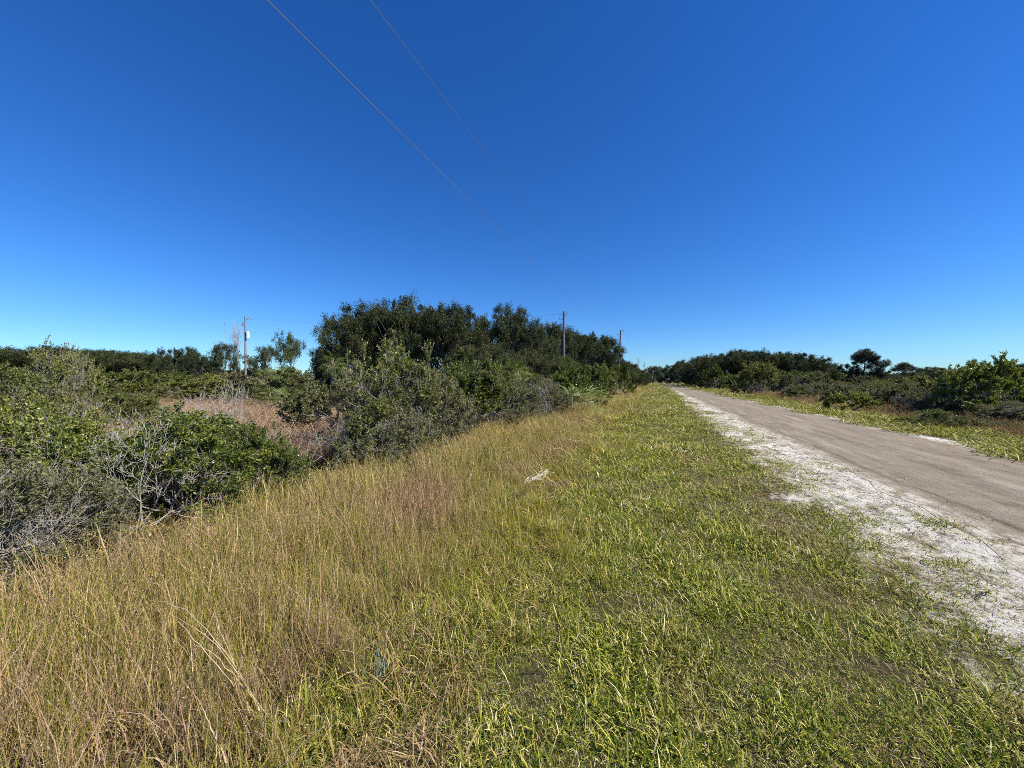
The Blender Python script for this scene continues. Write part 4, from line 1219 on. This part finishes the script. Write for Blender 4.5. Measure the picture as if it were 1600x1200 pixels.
A = lambda *v: np.array(v, dtype=float)
def make_pole(x, y, H, label, lean=(0, 0), mat='pole', arm=True, tank=None, side=0.0, group='utility poles'):
    t = thing('utility_pole', label, 'utility pole', (x, y, gz1(x, y)), side, group)
    lx, ly = lean
    top = A(lx, ly, H)
    cyl_segs('post', [(A(0, 0, -0.5), A(lx * .5, ly * .5, H / 2), 0.165, 0.14), (A(lx * .5, ly * .5, H / 2), top, 0.14, 0.11)], M[mat], t)
    # pin insulator on the top, bracket arms and spool insulators
    b = cyl_segs('bracket', [(top + A(0.05, 0, -0.45), top + A(0.52, 0, -0.32), 0.028, 0.022), (top + A(0.52, 0, -0.34), top + A(0.52, 0, -0.16), 0.02, 0.02)], M['metal'], t, 6)
    cyl_segs('insulator', [(top + A(0.52, 0, -0.17), top + A(0.52, 0, -0.12), 0.06, 0.065), (top + A(0.52, 0, -0.11), top + A(0.52, 0, 0.02), 0.045, 0.03)], M['porcelain'], b, 8)
    if arm:
        b2 = cyl_segs('side_arm', [(top + A(-0.08, 0, -0.95), top + A(-0.55, 0, -0.85), 0.03, 0.025)], M['metal'], t, 6)
        cyl_segs('insulator', [(top + A(-0.55, 0, -0.92), top + A(-0.55, 0, -0.78), 0.05, 0.05)], M['porcelain'], b2, 8)
    if tank:
        z = H - tank
        tk = cyl_segs('transformer', [(A(0.36, 0, z - 0.45), A(0.36, 0, z + 0.35), 0.21, 0.21), (A(0.36, 0, z + 0.36), A(0.36, 0, z + 0.42), 0.23, 0.16)], M['tank'], t, 16)
        cyl_segs('bushing', [(A(0.36, 0, z + 0.42), A(0.36, 0, z + 0.70), 0.05, 0.03)], M['porcelain'], tk, 8)
        cyl_segs('mount', [(A(0.10, 0, z + 0.2), A(0.15, 0, z + 0.2), 0.05, 0.05), (A(0.10, 0, z - 0.3), A(0.15, 0, z - 0.3), 0.05, 0.05)], M['metal'], tk, 6)
        cyl_segs('cutout', [(top + A(-0.1, 0, -1.2), top + A(-0.42, 0, -1.1), 0.02, 0.02), (top + A(-0.42, 0, -1.35), top + A(-0.46, 0, -0.95), 0.035, 0.035)], M['porcelain'], t, 6)
    return t, top

XL = -6.1
def wire(name, pts, rad, label, group=None):
    """pts: list of (p0, p1, sag) spans"""
    segs = []
    for p0, p1, sag in pts:
        n = 28; prev = None
        for k in range(n + 1):
            u = k / n; p = p0 * (1 - u) + p1 * u - A(0, 0, 4 * sag * u * (1 - u))
            if prev is not None: segs.append((prev, p, rad, rad))
            prev = p
    V, F = tubes(segs, 6)
    o = ob(name, mk_mesh(name, V, F, smooth=True), M['wire'])
    return tag(o, label, 'power line', group)

x1, y1 = W(880, 46); t1, top1 = make_pole(x1, y1, hz(485, 46), 'weathered brown pole rising out of the oaks, tallest in the photo', (0.05, 0), 'pole', True, None, 0.0)
cyl_segs('conduit', [(A(0.175, -0.02, -0.1), A(0.15, -0.01, 7.2), 0.045, 0.045)], M['metal'], t1, 8)
cyl_segs('long_arm', [(A(0.0, 0, top1[2] - 0.28), A(-0.75, -0.25, top1[2] - 0.42), 0.03, 0.025)], M['metal'], t1, 6)
P2 = A(XL, 71.3, 0); t2, top2 = make_pole(P2[0], P2[1], 10.75, 'brown pole leaning slightly right beside the mown verge, carrying both overhead wires', (0.45, 0.2))
x3, y3 = W(997, 150); make_pole(x3, y3, hz(560, 150), 'distant pole with a transformer above the row of small trees', (0, 0), 'pole', True, 1.9, math.pi)
x4, y4 = W(1006.5, 205); make_pole(x4, y4, hz(566, 205), 'farthest pole, next to the lone rounded tree', (0, 0), 'pole', True, 1.9, math.pi)
x5, y5 = W(384, 53); t5, top5 = make_pole(x5, y5, hz(493, 53), 'grey pole with a white transformer standing in the scrub on the left', (0, 0), 'polegrey', True, 2.5, 0.2)
cyl_segs('crossarm', [(top5 + A(0.0, 0.1, -0.25), top5 + A(0.85, 0.3, -0.35), 0.035, 0.03)], M['metal'], t5, 6)
Pb = A(XL, -25.0, 0)
make_pole(Pb[0], Pb[1], 10.2, 'brown pole behind the camera that holds up the near end of the wires')
tp3 = A(x3, y3, hz(560, 150)); tp4 = A(x4, y4, hz(566, 205))
wire('overhead_wire', [(A(XL + 0.3, -25, 9.9), A(XL + 0.97, 71.5, 10.45), 0.62), (A(XL + 0.97, 71.5, 10.45), tp3 + A(0.5, 0, -0.2), 1.0), (tp3 + A(0.5, 0, -0.2), tp4 + A(0.5, 0, -0.2), 1.0)], 0.0068,
     'thin upper overhead wire, the right one of the pair crossing the sky')
wire('overhead_wire', [(A(XL - 0.1, -25, 8.9), A(XL - 0.1, 71.5, 9.85), 1.32), (A(XL - 0.1, 71.5, 9.85), tp3 + A(-0.5, 0, -0.9), 1.3), (tp3 + A(-0.5, 0, -0.9), tp4 + A(-0.5, 0, -0.9), 1.2)], 0.008,
     'brighter lower overhead wire, the left one of the pair crossing the sky')
pt1 = A(x1 - 0.75, y1 - 0.25, top1[2] - 0.42); pt5 = A(x5 + 0.85, y5 + 0.3, top5[2] - 0.35)
wire('overhead_wire', [(pt1, pt5, 1.1)], 0.007, 'faint wire running from the tall brown pole across to the grey transformer pole')
wire('overhead_wire', [(A(x1, y1, top1[2] - 1.3), A(x5, y5, top5[2] - 2.2), 1.3)], 0.006, 'faint lower wire between the tall brown pole and the grey transformer pole')

# small white board by the far pole
x, y = W(1000, 118)
sg_ = thing('sign', 'tiny white sign board at the verge below the distant poles', 'sign', (x, y, gz1(x, y)), 0.2)
cyl_segs('post', [(A(0, 0, -0.2), A(0, 0, 1.35), 0.04, 0.04)], M['polegrey'], sg_, 6)
def box_mesh(name, cx, cy, cz, sx_, sy_, sz_):
    v = [(cx + a * sx_ / 2, cy + b * sy_ / 2, cz + c * sz_ / 2) for a in (-1, 1) for b in (-1, 1) for c in (-1, 1)]
    f = [(0, 1, 3, 2), (4, 6, 7, 5), (0, 4, 5, 1), (2, 3, 7, 6), (0, 2, 6, 4), (1, 5, 7, 3)]
    me = bpy.data.meshes.new(name); me.from_pydata(v, [], f); me.update(); return me
bo = ob('board', box_mesh('board', 0, -0.06, 1.25, 0.75, 0.03, 0.55), M['white'], sg_)

# ------------------------------------------------------------------ single plants and debris in the foreground
def stalks(name, label, cat, base, tips_, rad, seed, mat='stalk'):
    """bundle of long bent dry stems from near one root"""
    rg = np.random.default_rng(seed); segs = []
    for tip, bend in tips_:
        b = A(*base) + rg.normal(0, 0.03, 3) * A(1, 1, 0); n = 10; prev = b
        for k in range(1, n + 1):
            u = k / n; p = b * (1 - u) + A(*tip) * u + A(0, 0, 1) * bend * 4 * u * (1 - u) + rg.normal(0, 0.004, 3)
            segs.append((prev, p, 0.72 * rad * (1.1 - 0.7 * u), 0.72 * rad * (1.05 - 0.7 * u))); prev = p
    V, F = tubes(segs, 5)
    o = ob(name, mk_mesh(name, V, F, smooth=True), M[mat])
    return tag(o, label, cat)
def G(px, py, z=0.0):
    """point at height z seen at photo pixel"""
    d = (CAM_H - z) * 600.0 / (py - 594.0); x, y = W(px, d); return (x, y, z)
stalks('dry_stalk', 'bundle of long pale dead stems arching over the tall grass at lower left', 'dead stems', G(392, 1120, 0.05),
       [(G(243, 940, 0.42), 0.12), (G(262, 962, 0.40), 0.08), (G(300, 1008, 0.34), 0.05), (G(322, 952, 0.36), 0.06), (G(275, 975, 0.5), 0.02)], 0.0042, 1)
stalks('dry_stalk', 'short curled pale stem near the bottom edge, below the long dead bundle', 'dead stem', G(345, 1190, 0.05),
       [(G(305, 1110, 0.25), 0.05)], 0.0042, 2)
stalks('dry_stalk', 'single long straw stem leaning right across the green grass at the bottom', 'dead stem', G(425, 1195, 0.1), [(G(530, 1120, 0.35), 0.03)], 0.0035, 3)
stalks('dry_stalk', 'straight pale stem standing at left among the tall grass', 'dead stem', G(140, 1120, 0.0), [(G(163, 962, 0.55), 0.0)], 0.0036, 4)
stalks('dry_stalk', 'thin fallen straw stem lying on the mown grass right of the yellow tufts', 'dead stem', G(960, 793, 0.06), [(G(1008, 800, 0.10), 0.05)], 0.008, 5)
# pale dead frond lying in the tall grass
rg = np.random.default_rng(31)
a_, b_ = A(*G(824, 754, 0.36)), A(*G(852, 739, 0.40))
n = 90; u = rg.random(n)
C = a_ + (b_ - a_) * u[:, None] + rg.normal(0, 0.03, (n, 3)) * A(1, 1, 0.4)
D = unit(b_ - a_) + rg.normal(0, 0.35, (n, 3)) * A(1, 1, 0.3)
V, F, rn = leaves(C, D, A(0, 0, 1) + rg.normal(0, 0.4, (n, 3)), 0.06 + 0.08 * rg.random(n), 0.008 + 0.010 * rg.random(n), rg)
fo = ob('dead_frond', mk_mesh('dead_frond', V, F, attrs={'rnd': rn * 0.4 + 0.6}), M['deadfrond'])
tag(fo, 'pale dead frond lying on top of the tall grass left of the mown strip', 'dead frond')
# blue green spiky plant
b_ = tuft('blue', 900, 24, 0.05, 0.16, 0.34, 0.004, 0.007, 0.5, 0.4, M['g_blue'], 3)
x, y, _ = G(592, 1075, 0)
bp = ob('spiky_plant', b_.data, None); bp.location = (x, y, gz1(x, y)); bp.scale = (0.8, 0.8, 0.8)
tag(bp, 'small spiky blue-green plant among the grass at the lower middle', 'plant')
# small dead twig standing on the white sand
stalks('twig', 'tiny dark forked twig sticking up from the bleached sand at right', 'twig', G(1546, 934, 0.0), [(G(1552, 925, 0.10), 0.0), (G(1540, 930, 0.03), 0.01), (G(1545, 932, 0.07), 0.0)], 0.005, 6, 'bark')
